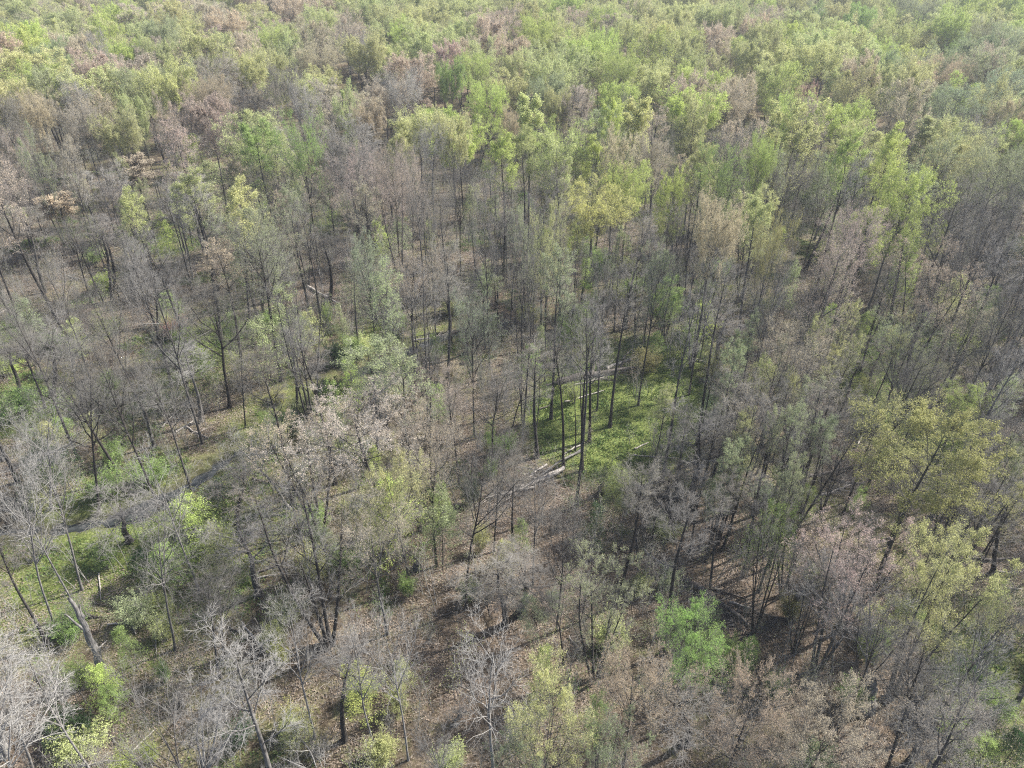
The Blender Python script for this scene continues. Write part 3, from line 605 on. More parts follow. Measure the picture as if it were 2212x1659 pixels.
def openness(u, v, Z=None):
    k = 0
    for a, b, ra, rb, w in (Z or SPARSE):
        k = max(k, w * math.exp(-(((u - a) / ra) ** 2 + ((v - b) / rb) ** 2) ** 2))
    return k
CLEAR = at(628, 408)
SUNV = (math.sin(R(SUN_AZ)), math.cos(R(SUN_AZ)))
def sunblock(x, y):
    dx, dy = x - CLEAR[0], y - CLEAR[1]; a = dx * SUNV[0] + dy * SUNV[1]; b = abs(dx * SUNV[1] - dy * SUNV[0])
    return -4 < a < 30 and b < 8
FAR = []
cell = {}
def near_ok(x, y, d):
    i, j = int(x // 8), int(y // 8)
    for a in (-1, 0, 1):
        for b in (-1, 0, 1):
            for q in cell.get((i + a, j + b), ()):
                if (q[0] - x) ** 2 + (q[1] - y) ** 2 < d * d: return False
    return True
def put(x, y): cell.setdefault((int(x // 8), int(y // 8)), []).append((x, y))
for t in TREES: put(t['x'], t['y'])
NEAR_Y = 118
NEARFILL = []
tries = 0
cand = []
for _ in range(26000):
    y = math.sqrt(rnd.uniform(20 ** 2, 560 ** 2)); half = .72 * math.hypot(y, 45) * 1.04 + 14
    cand.append((rnd.uniform(-half, half), y))
for x, y in cand:
    if abs(x) > .72 * math.hypot(y, 45) * 1.04 + 14: continue
    u, v, _ = proj(x, y, 0.)
    if rnd.random() < openness(u, v): continue
    if not near_ok(x, y, 4.4 if y < NEAR_Y else 8.1): continue
    if y < 120 and float(creek_dist(x, y)[0]) < 3.4: continue
    h = rnd.uniform(17, 26) if y > 60 else rnd.uniform(13, 22)
    uc, vc, _ = proj(x, y, h * .75)
    if rnd.random() < openness(uc, vc, COVER) or (sunblock(x, y) and rnd.random() < .85): continue
    put(x, y)
    t = dict(x=x, y=y, h=h, w=rnd.uniform(2.9, 5.0) if y < 110 else rnd.uniform(4.0, 6.3), form=rnd.choice(['oval', 'slender', 'spread', 'slender', 'slender', 'slender', 'vfork'] if y < 125 else ['spread', 'round', 'round', 'cap', 'cap']),
             pal=colour_at(uc, vc, x, y), lean=(rnd.gauss(0, .04), rnd.gauss(0, .03)), hand=False, u=uc, v=vc)
    if t['form'] == 'slender': t['w'] = rnd.uniform(1.8, 2.8)
    (NEARFILL if y < NEAR_Y else FAR).append(t)
inview = lambda t: -60 < t['u'] < 1084 and -40 < t['v'] < 900
N_IND = 300
hand = [t for t in TREES]
hand.sort(key=lambda t: t['y'])
fill = sorted([t for t in NEARFILL if inview(t)], key=lambda t: t['y'])
off_view = [t for t in NEARFILL if not inview(t)]
special = {'yel', 'lime', 'orange', 'red'}
IND = [t for t in hand if t['y'] < 105 or t['pal'] in special] + fill
IND.sort(key=lambda t: (0 if (t['hand'] and t['pal'] in special) else 1, t['y']))
MASS = [t for t in hand if t not in IND] + IND[N_IND:] + FAR + off_view
IND = IND[:N_IND]
print('hand', len(TREES), 'individual', len(IND), 'mass', len(MASS))

NAMES = dict(grey='bare_tree', white='pale_bare_tree', tan='budding_tree', pink='budding_tree', orange='budding_tree', red='budding_tree', yel='yellow_tree')
def pick_form(t): return rnd.choice(FORMS[t['form']])
def scales(t, P): return max(.35, t['w'] / P['w']), t['h'] / P['H']
for t in IND:
    P = pick_form(t); sx, sz = scales(t, P); rot = rnd.uniform(0, 6.28)
    ox, oy = P['off'] * sx
    # stand the crown (not the foot) where a crown was read off the photograph
    x, y = t['x'], t['y']
    if t['hand'] and t['lean'] == (0, 0):
        x -= ox * math.cos(rot) - oy * math.sin(rot); y -= ox * math.sin(rot) + oy * math.cos(rot)
    bark = t.get('bark')
    if bark is None: bark = dict(white=rnd.uniform(.45, .8) if not t['hand'] else rnd.uniform(.6, .9), grey=rnd.uniform(.0, .28)).get(t['pal'], rnd.uniform(0, .3))
    col = vary(PAL[t['pal']])
    dens = DENS[t['pal']]
    if t['pal'] == 'grey' and rnd.random() < .6: dens = None
    name = NAMES.get(t['pal'], 'leafing_tree')
    t['meta'] = dict(kind='tree', cat='tree', pal=t['pal'], form=t['form'], h=t['h'], u=t['u'], v=t['v'], group='trees of the wood standing within sight', bark=bark)
    if t['pal'] in ('tan', 'pink', 'pgreen', 'olive', 'cream', 'rust'): t['meta']['twig'] = .85 if t['pal'] == 'cream' else rnd.uniform(.25, .55)
    place(P, name, (x, y, gz(x, y) - .1), sx, sz, rot, t['lean'], col, bark, dens, t['meta'])

# ------------------------------------------------------------------ masses as geometry-node instances
def joined(P, dens):
    import bmesh
    bm = bmesh.new(); tone_src = []
    mats = [M_BARK, M_TWIG, M_LEAF]; n = []
    for k, me in enumerate((P['trunk'], P['branches'], P.get(dens) if dens else None)):
        if me is None: continue
        a = len(bm.faces); bm.from_mesh(me); bm.faces.ensure_lookup_table()
        for f in bm.faces[a:]: f.material_index = k
    out = bpy.data.meshes.new('tree_mass'); bm.to_mesh(out); bm.free()
    for m in mats: out.materials.append(m)
    return out
def scatter(name, meshes, items, label, cat=None, group=None):
    """items: list of (x,y,z, rx,ry,rz, sx,sz, idx, bark, (r,g,b)); one object whose nodes set the meshes on its points"""
    col = bpy.data.collections.new(name + '_sources')
    for i, me in enumerate(meshes):
        o = bpy.data.objects.new('%s_source_%03d' % (name, i), me); col.objects.link(o)
    n = len(items)
    pm = bpy.data.meshes.new(name); pm.vertices.add(n)
    A = np.array([[*it[:10], *it[10]] for it in items], np.float32)
    pm.vertices.foreach_set('co', A[:, :3].ravel())
    def addv(nm, arr):
        a = pm.attributes.new(nm, 'FLOAT_VECTOR', 'POINT'); a.data.foreach_set('vector', np.ascontiguousarray(arr, np.float32).ravel())
    addv('rot', A[:, 3:6]); addv('scl', A[:, [6, 6, 7]]); addv('leafcol', A[:, 10:13])
    a = pm.attributes.new('bark', 'FLOAT', 'POINT'); a.data.foreach_set('value', np.ascontiguousarray(A[:, 9]))
    a = pm.attributes.new('twig', 'FLOAT', 'POINT'); a.data.foreach_set('value', np.ascontiguousarray(np.clip(A[:, 9] * .6 + .46, 0, 1)))  # massed twigs lifted paler: backlit sun glint put into their colour
    a = pm.attributes.new('idx', 'INT', 'POINT'); a.data.foreach_set('value', A[:, 8].astype(np.int32))
    ob = link(name, pm)
    ng = bpy.data.node_groups.new(name, 'GeometryNodeTree')
    ng.interface.new_socket('Geometry', in_out='INPUT', socket_type='NodeSocketGeometry'); ng.interface.new_socket('Geometry', in_out='OUTPUT', socket_type='NodeSocketGeometry')
    N, L = ng.nodes, ng.links
    gi = N.new('NodeGroupInput'); go = N.new('NodeGroupOutput')
    ci = N.new('GeometryNodeCollectionInfo'); ci.inputs[0].default_value = col; ci.inputs['Separate Children'].default_value = True; ci.inputs['Reset Children'].default_value = True
    ip = N.new('GeometryNodeInstanceOnPoints'); ip.inputs['Pick Instance'].default_value = True
    def named(nm, ty):
        q = N.new('GeometryNodeInputNamedAttribute'); q.data_type = ty; q.inputs[0].default_value = nm
        return [s for s in q.outputs if s.enabled][0]
    mp = N.new('GeometryNodeMeshToPoints'); L.new(gi.outputs[0], mp.inputs[0])
    L.new(mp.outputs[0], ip.inputs['Points']); L.new(ci.outputs[0], ip.inputs['Instance'])
    L.new(named('idx', 'INT'), ip.inputs['Instance Index'])
    er = N.new('FunctionNodeEulerToRotation'); L.new(named('rot', 'FLOAT_VECTOR'), er.inputs[0])
    L.new(er.outputs[0], ip.inputs['Rotation']); L.new(named('scl', 'FLOAT_VECTOR'), ip.inputs['Scale'])
    L.new(ip.outputs[0], go.inputs[0])
    md = ob.modifiers.new('instances', 'NODES'); md.node_group = ng
    tagk(ob, 'stuff', label, cat, group)
    return ob

FARM = []; FIDX = {}
FARF = {f: [tree_proto(f, 900 + 7 * i + k, far=True) for k in range(n)] for i, (f, n) in enumerate([('oval', 1), ('spread', 2), ('round', 2), ('cap', 1), ('vfork', 1), ('fan', 1), ('slender', 1)])}
for f, L in FARF.items():
    for k, P in enumerate(L):
        for d in (('bud', 'few', 'full') if f in ('oval', 'spread', 'vfork', 'cap', 'round') else ('bud', 'full')):
            if k == 2 and d == 'bud': continue
            FIDX.setdefault((f, d), []).append((len(FARM), P)); FARM.append(joined(P, d))
items = []
for t in MASS:
    d = DENS[t['pal']] or 'bud'
    if t['y'] > 130 and d == 'few' and rnd.random() < .7: d = 'full'
    elif t['y'] > 130 and d == 'bud' and rnd.random() < .4: d = 'few'
    key = (t['form'], d)
    if t['form'] == 'dome': key = ('cap', d)
    if key not in FIDX: key = (key[0], 'full' if d == 'few' else d)
    i, P = rnd.choice(FIDX[key]); sx, sz = scales(t, P)
    bark = dict(white=.95, grey=rnd.uniform(.1, .6)).get(t['pal'], rnd.uniform(0, .3))
    x, y = t['x'], t['y']
    items.append((x, y, (gz(x, y) if y < 140 else -.3), t['lean'][1], t['lean'][0], rnd.uniform(0, 6.28), sx, sz, i, bark, vary(PAL[t['pal']])))
scatter('distant_forest', FARM, items, 'far wood of budding and leafing trees running back beyond the nearer trunks')

# understory masses
pools = dict(whip=[whip_proto(501), whip_proto(502), whip_proto(503)])
items = []
for _ in range(5200):
    y = math.sqrt(rnd.uniform(22 ** 2, 190 ** 2)); half = .75 * math.hypot(y, 45) + 6; x = rnd.uniform(-half, half)
    u, v, _ = proj(x, y, 0.)
    if rnd.random() < openness(u, v) * .75: continue
    if y < 120 and creek_dist(x, y)[0] < 3.2: continue
    s = rnd.uniform(.4, 1.0)
    pal = rnd.choice(['grey', 'grey', 'grey', 'pgreen', 'olive', 'tan', 'pgreen'])
    items.append((x, y, gz(x, y) - .05, 0, rnd.gauss(0, .1), rnd.uniform(0, 6.28), s, s * rnd.uniform(.8, 1.3), rnd.randrange(3), rnd.uniform(0, .6), vary(PAL[pal], .2)))
scatter('undergrowth', pools['whip'], items, 'thin bare whips and saplings of the undergrowth')

def clump(seed, n, s):
    g = np.random.default_rng(seed); p = np.c_[g.normal(0, s, (n, 2)), np.zeros(n)]
    tip = p + np.c_[g.normal(0, .12, (n, 2)), g.uniform(.12, .38, n)]
    side = unit(np.c_[g.normal(0, 1, (n, 2)), np.zeros(n)]) * .035
    V = np.stack([p - side, p + side, tip], 1).reshape(-1, 3)
    return build('grass_clump', [(V, np.arange(n * 3).reshape(n, 3), 0)], [M_GRASS])
def litter(seed, n, s, sz=.07):
    g = np.random.default_rng(seed); p = np.c_[g.normal(0, s, (n, 2)), g.uniform(.02, .12, n)]
    v, f = leaves(p, sz, 1.2, g)
    k = 14; a = np.c_[g.normal(0, s, (k, 2)), g.uniform(.03, .12, k)]; b = a + np.c_[g.normal(0, .5, (k, 2)), g.uniform(0, .15, k)]
    v2, f2 = cones(a, b, np.full(k, .014))
    return build('litter_patch', [(v, f, 0), (v2, f2, 1)], [M_LITTER, M_LOG_PALE])
gm = [clump(1, 60, .35), clump(2, 60, .5), clump(3, 40, .3)]
lm = [litter(1, 70, .7), litter(2, 70, .9)]
N = 60000
y = np.sqrt(rng.uniform(20 ** 2, 160 ** 2, N)); x = rng.uniform(-1, 1, N) * (.75 * np.hypot(y, 45) + 4)
cd = creek_dist(x, y); z = ground_z(x, y, cd)
w = grass_w(x, y) + (vnoise(x, y, 7, 21) - .5) * 1.1 + (vnoise(x, y, 2, 22) - .5) * .6
gi_ = np.where((w > .36) & (cd > 2.4) & (rng.uniform(size=N) < .55))[0]
scatter('grass', gm, [(x[i], y[i], z[i] - .02, 0, 0, rng.uniform(0, 6.28), rng.uniform(.7, 1.5), rng.uniform(.6, 1.3), i % 3, 0, (0, 0, 0)) for i in gi_], 'short green grass on the forest floor')
li_ = np.where((w < .35) & (cd > 2.6) & (rng.uniform(size=N) < .4))[0]
scatter('leaf_litter', lm, [(x[i], y[i], z[i] - .02, 0, 0, rng.uniform(0, 6.28), 1, 1, i % 2, 0, (0, 0, 0)) for i in li_], 'dead leaves and twigs on the forest floor')
print('grass', len(gi_), 'litter', len(li_), 'mass', len(MASS))

# ------------------------------------------------------------------ saplings and shrubs, one by one
def sap(c, r, x, y, w, pal, h=None, shrub=False, hand=True):
    u, v = crop(c, r, x, y) if hand else (x, y)
    h = h or (rnd.uniform(2.2, 3.2) if shrub else rnd.uniform(6, 9))
    X, Y, _ = at(u, v, h * .55); wm = w / 6.48 / F_PX * math.dist((X, Y, h * .5), (0, 0, CAMZ)) / 2
    if float(creek_dist(X, Y)[0]) < 2.6: return
    P = rnd.choice(SHR if shrub else SAP); sx = wm / P['w']; sz = h / P['H']
    place(P, 'shrub' if shrub else 'sapling', (X, Y, gz(X, Y) - .05), sx, sz, rnd.uniform(0, 6.28), (rnd.gauss(0, .04), rnd.gauss(0, .04)), vary(PAL[pal]), rnd.uniform(0, .5), 'full' if pal not in ('grey', 'white') else None,
          dict(kind='shrub' if shrub else 'sapling', cat='shrub' if shrub else 'young tree', pal=pal, form='', h=h, u=u, v=v, group='shrubs under the trees' if shrub else 'saplings under the trees'))
for a in [(1230, 1010, 190, 'lime', 9), (1440, 1190, 340, 'pgreen', 10), (1700, 1320, 250, 'olive', 9), (1850, 960, 260, 'dkgreen', 8), (2020, 1010, 180, 'green', 9), (570, 1480, 180, 'pgreen', 9), (1070, 1490, 130, 'lime', 7), (1250, 520, 120, 'green', 9), (1060, 1620, 160, 'lime', 5)]: sap(0, 0, *a)
for a in [(560, 1580, 120, 'olive'), (290, 1600, 170, 'lime', 9), (1600, 1620, 150, 'green'), (60, 960, 120, 'green'), (1500, 1590, 130, 'lime')]: sap(1, 0, *a)
for a in [(290, 1320, 200, 'green', 9), (1610, 1590, 160, 'lime', 8), (890, 110, 110, 'dkgreen', 17), (600, 980, 160, 'green', 9), (960, 1200, 200, 'lime', 9)]: sap(2, 0, *a)
for a in [(1300, 640, 270, 'lime', 8), (1300, 780, 260, 'green', 6), (1730, 980, 230, 'green', 6), (1860, 480, 340, 'pgreen', 12), (1780, 600, 300, 'pgreen', 10), (1100, 350, 200, 'green', 5), (760, 850, 180, 'green', 5), (300, 1330, 330, 'dkgreen', 6), (1740, 1100, 130, 'green', 4),
          (250, 1400, 220, 'green', 4), (1450, 1550, 200, 'dkgreen', 5), (1260, 1620, 250, 'olive', 5), (2030, 500, 200, 'olive', 7), (180, 460, 200, 'blue', 9), (1500, 520, 160, 'green', 7)]: sap(0, 1, *a)
for a in [(1220, 730, 190, 'green', 6), (390, 715, 150, 'green', 4), (200, 820, 220, 'dkgreen', 5), (930, 330, 160, 'dkgreen', 6), (2110, 330, 240, 'green', 9), (1580, 180, 130, 'lime', 9), (1600, 470, 200, 'green', 8), (380, 1640, 380, 'lime', 7), (200, 1580, 240, 'olive', 8),
          (60, 740, 160, 'dkgreen', 5), (1500, 380, 200, 'blue', 9), (620, 600, 130, 'green', 5), (230, 1430, 130, 'lime', 7), (2060, 590, 130, 'green', 4), (30, 200, 200, 'pgreen', 12)]: sap(1, 1, *a)
for a in [(1420, 120, 200, 'lime', 11), (1420, 240, 160, 'lime', 8), (120, 450, 240, 'lime', 7), (60, 560, 180, 'green', 5), (1330, 600, 200, 'green', 6), (800, 1130, 240, 'pgreen', 5), (180, 1000, 260, 'blue', 9), (680, 1560, 160, 'green', 7), (800, 1590, 160, 'lime', 5),
          (1700, 260, 200, 'olive', 8), (640, 240, 160, 'pgreen', 10), (2150, 1400, 160, 'green', 7), (1130, 870, 160, 'olive', 6)]: sap(2, 1, *a)
for a in [(1330, 100, 330, 'lime', 8), (1420, 220, 230, 'olive', 6), (840, 890, 160, 'green', 5), (640, 1090, 210, 'lime', 5), (740, 1230, 170, 'green', 4), (960, 370, 240, 'dkgreen', 4), (1150, 330, 260, 'green', 5), (1900, 1400, 200, 'olive', 4), (2100, 230, 220, 'pgreen', 6)]: sap(0, 2, *a)
for a in [(150, 1170, 300, 'lime', 7), (430, 1050, 140, 'olive', 4), (1620, 130, 190, 'dkgreen', 6), (1280, 700, 200, 'blue', 6), (1310, 1120, 200, 'lime', 7), (640, 130, 330, 'pgreen', 9), (300, 90, 460, 'lime', 10), (1040, 340, 200, 'olive', 4), (1700, 1380, 200, 'green', 8), (1150, 200, 150, 'green', 5)]: sap(1, 2, *a)
for a in [(560, 230, 260, 'green', 11), (700, 200, 200, 'green', 9), (400, 930, 200, 'green', 5), (1790, 1330, 190, 'lime', 6), (1840, 1080, 240, 'dkgreen', 5), (920, 640, 150, 'gold', 7), (2000, 640, 190, 'olive', 7), (1280, 880, 120, 'green', 4), (180, 960, 300, 'green', 8), (2140, 1560, 260, 'dkgreen', 4), (1950, 1560, 240, 'green', 3)]: sap(2, 2, *a)
for c, r, L in [(0, 1, [(100, 940, 260, 'green'), (60, 700, 160, 'lime'), (640, 160, 170, 'lime'), (720, 820, 120, 'green'), (1130, 470, 180, 'red'), (1280, 1260, 160, 'dkgreen'), (1300, 950, 200, 'grey'), (380, 540, 160, 'green')]),
                (1, 1, [(1260, 440, 220, 'grey'), (1080, 450, 160, 'grey'), (1510, 900, 90, 'lime'), (720, 740, 140, 'tan'), (1990, 700, 200, 'gold'), (360, 910, 200, 'gold'), (840, 1540, 130, 'dkgreen'), (970, 1380, 110, 'green'), (1800, 1480, 160, 'olive')]),
                (2, 1, [(1720, 400, 330, 'tan'), (1560, 320, 200, 'grey'), (1290, 860, 160, 'tan'), (1780, 560, 200, 'lime'), (1000, 730, 160, 'olive'), (200, 760, 140, 'gold'), (520, 1540, 180, 'blue'), (700, 740, 200, 'grey')]),
                (0, 2, [(520, 1460, 300, 'olive'), (440, 1400, 240, 'dkgreen'), (1820, 920, 130, 'yel'), (1760, 790, 160, 'olive'), (770, 1620, 180, 'lime'), (950, 1540, 100, 'lime'), (980, 600, 70, 'lime'), (1060, 610, 100, 'olive'), (500, 1050, 160, 'green'), (1040, 1030, 80, 'green'), (1150, 1220, 330, 'grey'),
                        (660, 300, 140, 'green'), (1420, 160, 220, 'olive'), (1920, 1330, 240, 'gold'), (340, 1340, 140, 'dkgreen'), (60, 60, 260, 'dkgreen'), (1540, 1400, 200, 'dkgreen')]),
                (1, 2, [(720, 1340, 240, 'grey'), (430, 480, 120, 'green'), (850, 500, 160, 'pgreen'), (910, 190, 120, 'olive'), (250, 1560, 220, 'olive'), (60, 280, 200, 'green'), (1400, 60, 160, 'grey'), (2100, 430, 160, 'blue'), (1720, 800, 240, 'olive'), (1380, 580, 120, 'blue'), (720, 1600, 200, 'olive'), (1540, 860, 160, 'grey')]),
                (2, 2, [(330, 940, 240, 'green'), (1180, 860, 120, 'lime'), (880, 1050, 240, 'grey'), (2050, 1240, 200, 'green'), (1900, 1440, 260, 'grey'), (730, 600, 160, 'gold'), (1100, 1150, 160, 'green'), (560, 680, 160, 'grey')])]:
    for a in L: sap(c, r, *a, None, True)
for _ in range(70):
    u, v = rnd.uniform(0, 1024), rnd.uniform(220, 768)
    sap(0, 0, u, v, rnd.uniform(110, 220) * (.6 + v / 1000), rnd.choice(['grey', 'grey', 'pgreen', 'olive', 'green', 'grey']), None, True, hand=False)

for _ in range(60):
    u, v = rnd.uniform(0, 1024), rnd.uniform(200, 520)
    if openness(u, v, LOGSPOT) > .3: continue
    sap(0, 0, u, v, rnd.uniform(110, 200), rnd.choice(['pgreen', 'olive', 'green', 'lime', 'pgreen']), rnd.uniform(4, 8), False, hand=False)
for k in range(4, len(CREEKD) - 4, 2):          # bushes crowding the creek banks
    for sgn in (-1, 1):
        if rnd.random() < .45: continue
        d = CREEKD[k + 1] - CREEKD[k - 1]; d = d / np.linalg.norm(d); off_ = sgn * rnd.uniform(2.0, 4.0)
        X, Y = CREEKD[k, 0] - d[1] * off_, CREEKD[k, 1] + d[0] * off_
        g_ = max(math.exp(-((X - p[0]) ** 2 + (Y - p[1]) ** 2) / 40.) for p in GLIMPSE)
        u, v, _f = proj(X, Y, 1.2)
        if (g_ > .35 and Y < CREEKD[k, 1]) or not (-10 < u < 1034) or Y > 110: continue
        P = rnd.choice(SHR); pal = rnd.choice(['green', 'olive', 'grey', 'dkgreen', 'grey', 'pgreen']); h = rnd.uniform(1.8, 3.4)
        place(P, 'shrub', (X, Y, gz(X, Y) - .1), rnd.uniform(.9, 1.5), h / P['H'], rnd.uniform(0, 6.28), (0, 0), vary(PAL[pal]), rnd.uniform(0, .5), 'full' if pal != 'grey' else None,
              dict(kind='shrub', cat='shrub', pal=pal, form='', h=h, u=u, v=v, group='shrubs under the trees'))
# young pole trees in close stands
for (zu, zv, ru, rv, n) in [(760, 440, 110, 70, 46), (700, 545, 70, 50, 26), (480, 330, 90, 40, 26), (600, 350, 80, 60, 22), (180, 250, 150, 50, 34), (870, 400, 90, 60, 16), (560, 470, 70, 40, 8), (960, 540, 60, 50, 10), (640, 250, 120, 40, 14)]:
    for _ in range(n):
        u, v = rnd.gauss(zu, ru * .6), rnd.gauss(zv, rv * .6)
        if not (0 < u < 1024 and v > 190) or openness(u, v, LOGSPOT + [(625, 405, 70, 36, 1)]) > .35: continue
        X, Y, _z = at(u, v)
        if float(creek_dist(X, Y)[0]) < 2.5 or sunblock(X, Y): continue
        P = rnd.choice(FORMS['slender']); h = rnd.uniform(9, 17); sx = rnd.uniform(.4, .65)
        pal = rnd.choice(['grey', 'grey', 'grey', 'pgreen', 'olive'])
        uc, vc, _f = proj(X, Y, h * .6)
        place(P, 'young_tree', (X, Y, gz(X, Y) - .1), sx, h / P['H'], rnd.uniform(0, 6.28), (rnd.gauss(.02, .05), rnd.gauss(0, .04)), vary(PAL[pal]), rnd.uniform(0, .15), None if pal == 'grey' else 'few',
              dict(kind='pole', cat='young tree', pal=pal, form='', h=h, u=uc, v=vc, group='young pole trees in close stands'))

# ------------------------------------------------------------------ fallen wood
def log_proto(seed, L=8.0, r=.2, stubs=6, mat_=None):
    g = np.random.default_rng(seed); K = 9
    P = np.zeros((1, K, 3)); P[0, :, 0] = np.linspace(-L / 2, L / 2, K); P[0, :, 1] = np.cumsum(g.normal(0, .09, K)); P[0, :, 2] = r + np.abs(g.normal(0, .04, K))
    rr = (r * np.linspace(1, .38, K) * g.uniform(.9, 1.1, K))[None]
    v, q = tubes(P, rr, 8)
    caps = [(np.r_[v[:8], [P[0, 0] - [.12, 0, 0]]], np.array([[(i + 1) % 8, i, 8] for i in range(8)]), 0), (np.r_[v[-8:], [P[0, -1] + [.1, 0, 0]]], np.array([[i, (i + 1) % 8, 8] for i in range(8)]), 0)]
    body = build('log', [(v, q, 0)] + caps, [mat_], smooth=True)
    B = None
    if stubs:
        P1, R1 = sprout(P, rr, stubs, .35, 1, (30, 65), lambda t, l: 1.6 + 1.8 * t, 5, .01, .16, g, .5, .02)
        P1[..., 2] = np.maximum(P1[..., 2] * .5, .05)
        P2, R2 = sprout(P1, R1, 4, .2, 1, (25, 55), lambda t, l: l * .45, 3, .02, .12, g, .5, .01)
        P2[..., 2] = np.maximum(P2[..., 2], .04)
        P3, R3 = sprout(P2, R2, 4, .2, 1, (25, 55), lambda t, l: l * .5, 2, .0, .12, g, .6, .008); P3[..., 2] = np.maximum(P3[..., 2], .03)
        a, b = tubes(P1, R1, 4); c, d = tubes(P2, R2, 3); e, f = cones(P3[:, 0], P3[:, 1], R3[:, 0])
        B = build('branches', [(a, b, 0), (c, d, 0), (e, f, 0)], [mat_])
    return body, B
LOGS = dict(pale=[log_proto(1, 8, .23, 9, M_LOG_PALE), log_proto(2, 8, .18, 12, M_LOG_PALE), log_proto(3, 8, .2, 0, M_LOG_PALE)],
            dark=[log_proto(4, 8, .26, 10, M_LOG_DARK), log_proto(5, 8, .2, 13, M_LOG_DARK), log_proto(6, 8, .18, 0, M_LOG_DARK)])
def log(c, r, x0, y0, x1, y1, tone='pale', var=None, thick=1.0, hand=True):
    a = at(*(crop(c, r, x0, y0) if hand else (x0, y0))); b = at(*(crop(c, r, x1, y1) if hand else (x1, y1)))
    L = math.dist(a, b); body, B = LOGS[tone][rnd.randrange(3) if var is None else var]
    root = bpy.data.objects.new('fallen_log', None); C.objects.link(root)
    x, y = (a[0] + b[0]) / 2, (a[1] + b[1]) / 2
    root.location = (x, y, max(gz(x, y), -.3) + .02); root.rotation_euler = (0, 0, math.atan2(b[1] - a[1], b[0] - a[0]))
    s = L / 8; root.scale = (s, max(.5, min(1.3, s ** .7)) * thick, max(.6, min(1.2, s ** .5)) * thick)
    link('log', body, root)
    if B: link('branches', B, root)
    u, v, _ = proj(x, y, 0)
    THINGS.append(dict(kind='log', cat='fallen log', pal=tone, form='', h=L, u=u, v=v, group='fallen logs and boughs', obj=root, xyz=(x, y, 0), branched=B is not None))
log(0, 0, 1800, 1395, 1890, 1395, 'pale', 2, 1.6)
for a in [(0, 390, 60, 350, 'pale', 2), (1050, 1110, 1110, 1030, 'pale', 2), (760, 1200, 850, 1250, 'dark', 2), (1140, 1140, 1330, 1010, 'pale', 1), (1970, 210, 2200, 340, 'pale', 0), (2040, 320, 2150, 300, 'dark', 2), (900, 230, 930, 260, 'pale', 2), (1160, 520, 1260, 560, 'dark', 1),
          (1500, 150, 1560, 150, 'pale', 2), (1640, 1450, 1900, 1500, 'dark', 1), (1200, 1100, 1350, 1180, 'pale', 1), (420, 120, 560, 160, 'pale', 1)]: log(0, 1, *a)
for a in [(340, 608, 425, 585, 'pale', 2), (1720, 750, 1915, 678, 'pale', 0, 1.5), (1820, 690, 1870, 620, 'pale', 2), (1400, 830, 1920, 740, 'dark', 0, 1.4), (1440, 1400, 1180, 1510, 'pale', 0, 1.5), (1400, 1430, 1060, 1570, 'pale', 0, 1.3), (1330, 1370, 1180, 1480, 'pale', 1, 1.2), (1250, 1530, 930, 1600, 'pale', 1, 1.2), (1560, 1240, 1440, 1300, 'pale', 1, 1.2), (1450, 970, 1690, 885, 'pale', 2, .8), (1990, 380, 2135, 465, 'dark', 2, 1.4), (1290, 1010, 1380, 980, 'dark', 2), (470, 540, 690, 500, 'pale', 1),
          (690, 710, 960, 690, 'dark', 2), (530, 700, 620, 690, 'pale', 2), (880, 430, 1150, 420, 'dark', 1), (560, 1090, 640, 900, 'pale', 1), (590, 1060, 630, 960, 'pale', 1), (1500, 850, 1700, 800, 'pale', 1), (700, 500, 1000, 440, 'dark', 0), (1890, 1310, 2200, 1320, 'pale', 2, .7), (1900, 1270, 1980, 1220, 'pale', 2),
          (220, 640, 330, 610, 'dark', 1), (1880, 300, 1960, 330, 'dark', 2)]: log(1, 1, *a)
for a in [(520, 855, 820, 828, 'pale', 0, 1.6), (470, 700, 620, 770, 'dark', 1, 1.3), (640, 900, 800, 870, 'dark', 0, 1.2), (560, 820, 760, 740, 'dark', 1, 1.2), (540, 780, 800, 760, 'pale', 1), (740, 570, 830, 600, 'pale', 2), (90, 690, 215, 720, 'pale', 2), (180, 740, 330, 690, 'dark', 2), (1780, 560, 1860, 535, 'pale', 2), (880, 650, 1050, 690, 'pale', 2), (720, 970, 830, 930, 'dark', 2), (1130, 1225, 1190, 1100, 'pale', 2),
          (600, 1400, 760, 1420, 'pale', 1), (820, 1420, 1180, 1340, 'dark', 1), (960, 1440, 1190, 1500, 'dark', 0), (850, 1560, 1100, 1480, 'pale', 1), (1200, 1300, 1290, 1250, 'dark', 2), (640, 1130, 720, 1170, 'dark', 2), (460, 660, 620, 620, 'pale', 1)]: log(2, 1, *a)
for a in [(1475, 752, 1590, 800, 'dark', 2), (1570, 730, 1720, 880, 'pale', 2), (600, 590, 685, 625, 'dark', 2), (560, 672, 700, 705, 'dark', 2), (280, 1230, 420, 1130, 'pale', 0), (640, 410, 668, 570, 'pale', 2, .7), (1640, 400, 1870, 330, 'dark', 1), (1650, 440, 1800, 400, 'pale', 2), (840, 1560, 1000, 1390, 'pale', 2, .7),
          (700, 1340, 780, 1200, 'pale', 1), (480, 1640, 720, 1600, 'pale', 1), (640, 1500, 740, 1440, 'dark', 1), (700, 740, 900, 700, 'pale', 1), (620, 900, 700, 840, 'pale', 1), (770, 1180, 830, 1150, 'pale', 0), (860, 750, 900, 790, 'pale', 2), (1000, 740, 1030, 930, 'pale', 2, .6), (250, 1100, 380, 1050, 'dark', 2), (380, 1590, 660, 1440, 'dark', 2), (1450, 500, 1510, 490, 'pale', 2)]: log(0, 2, *a)
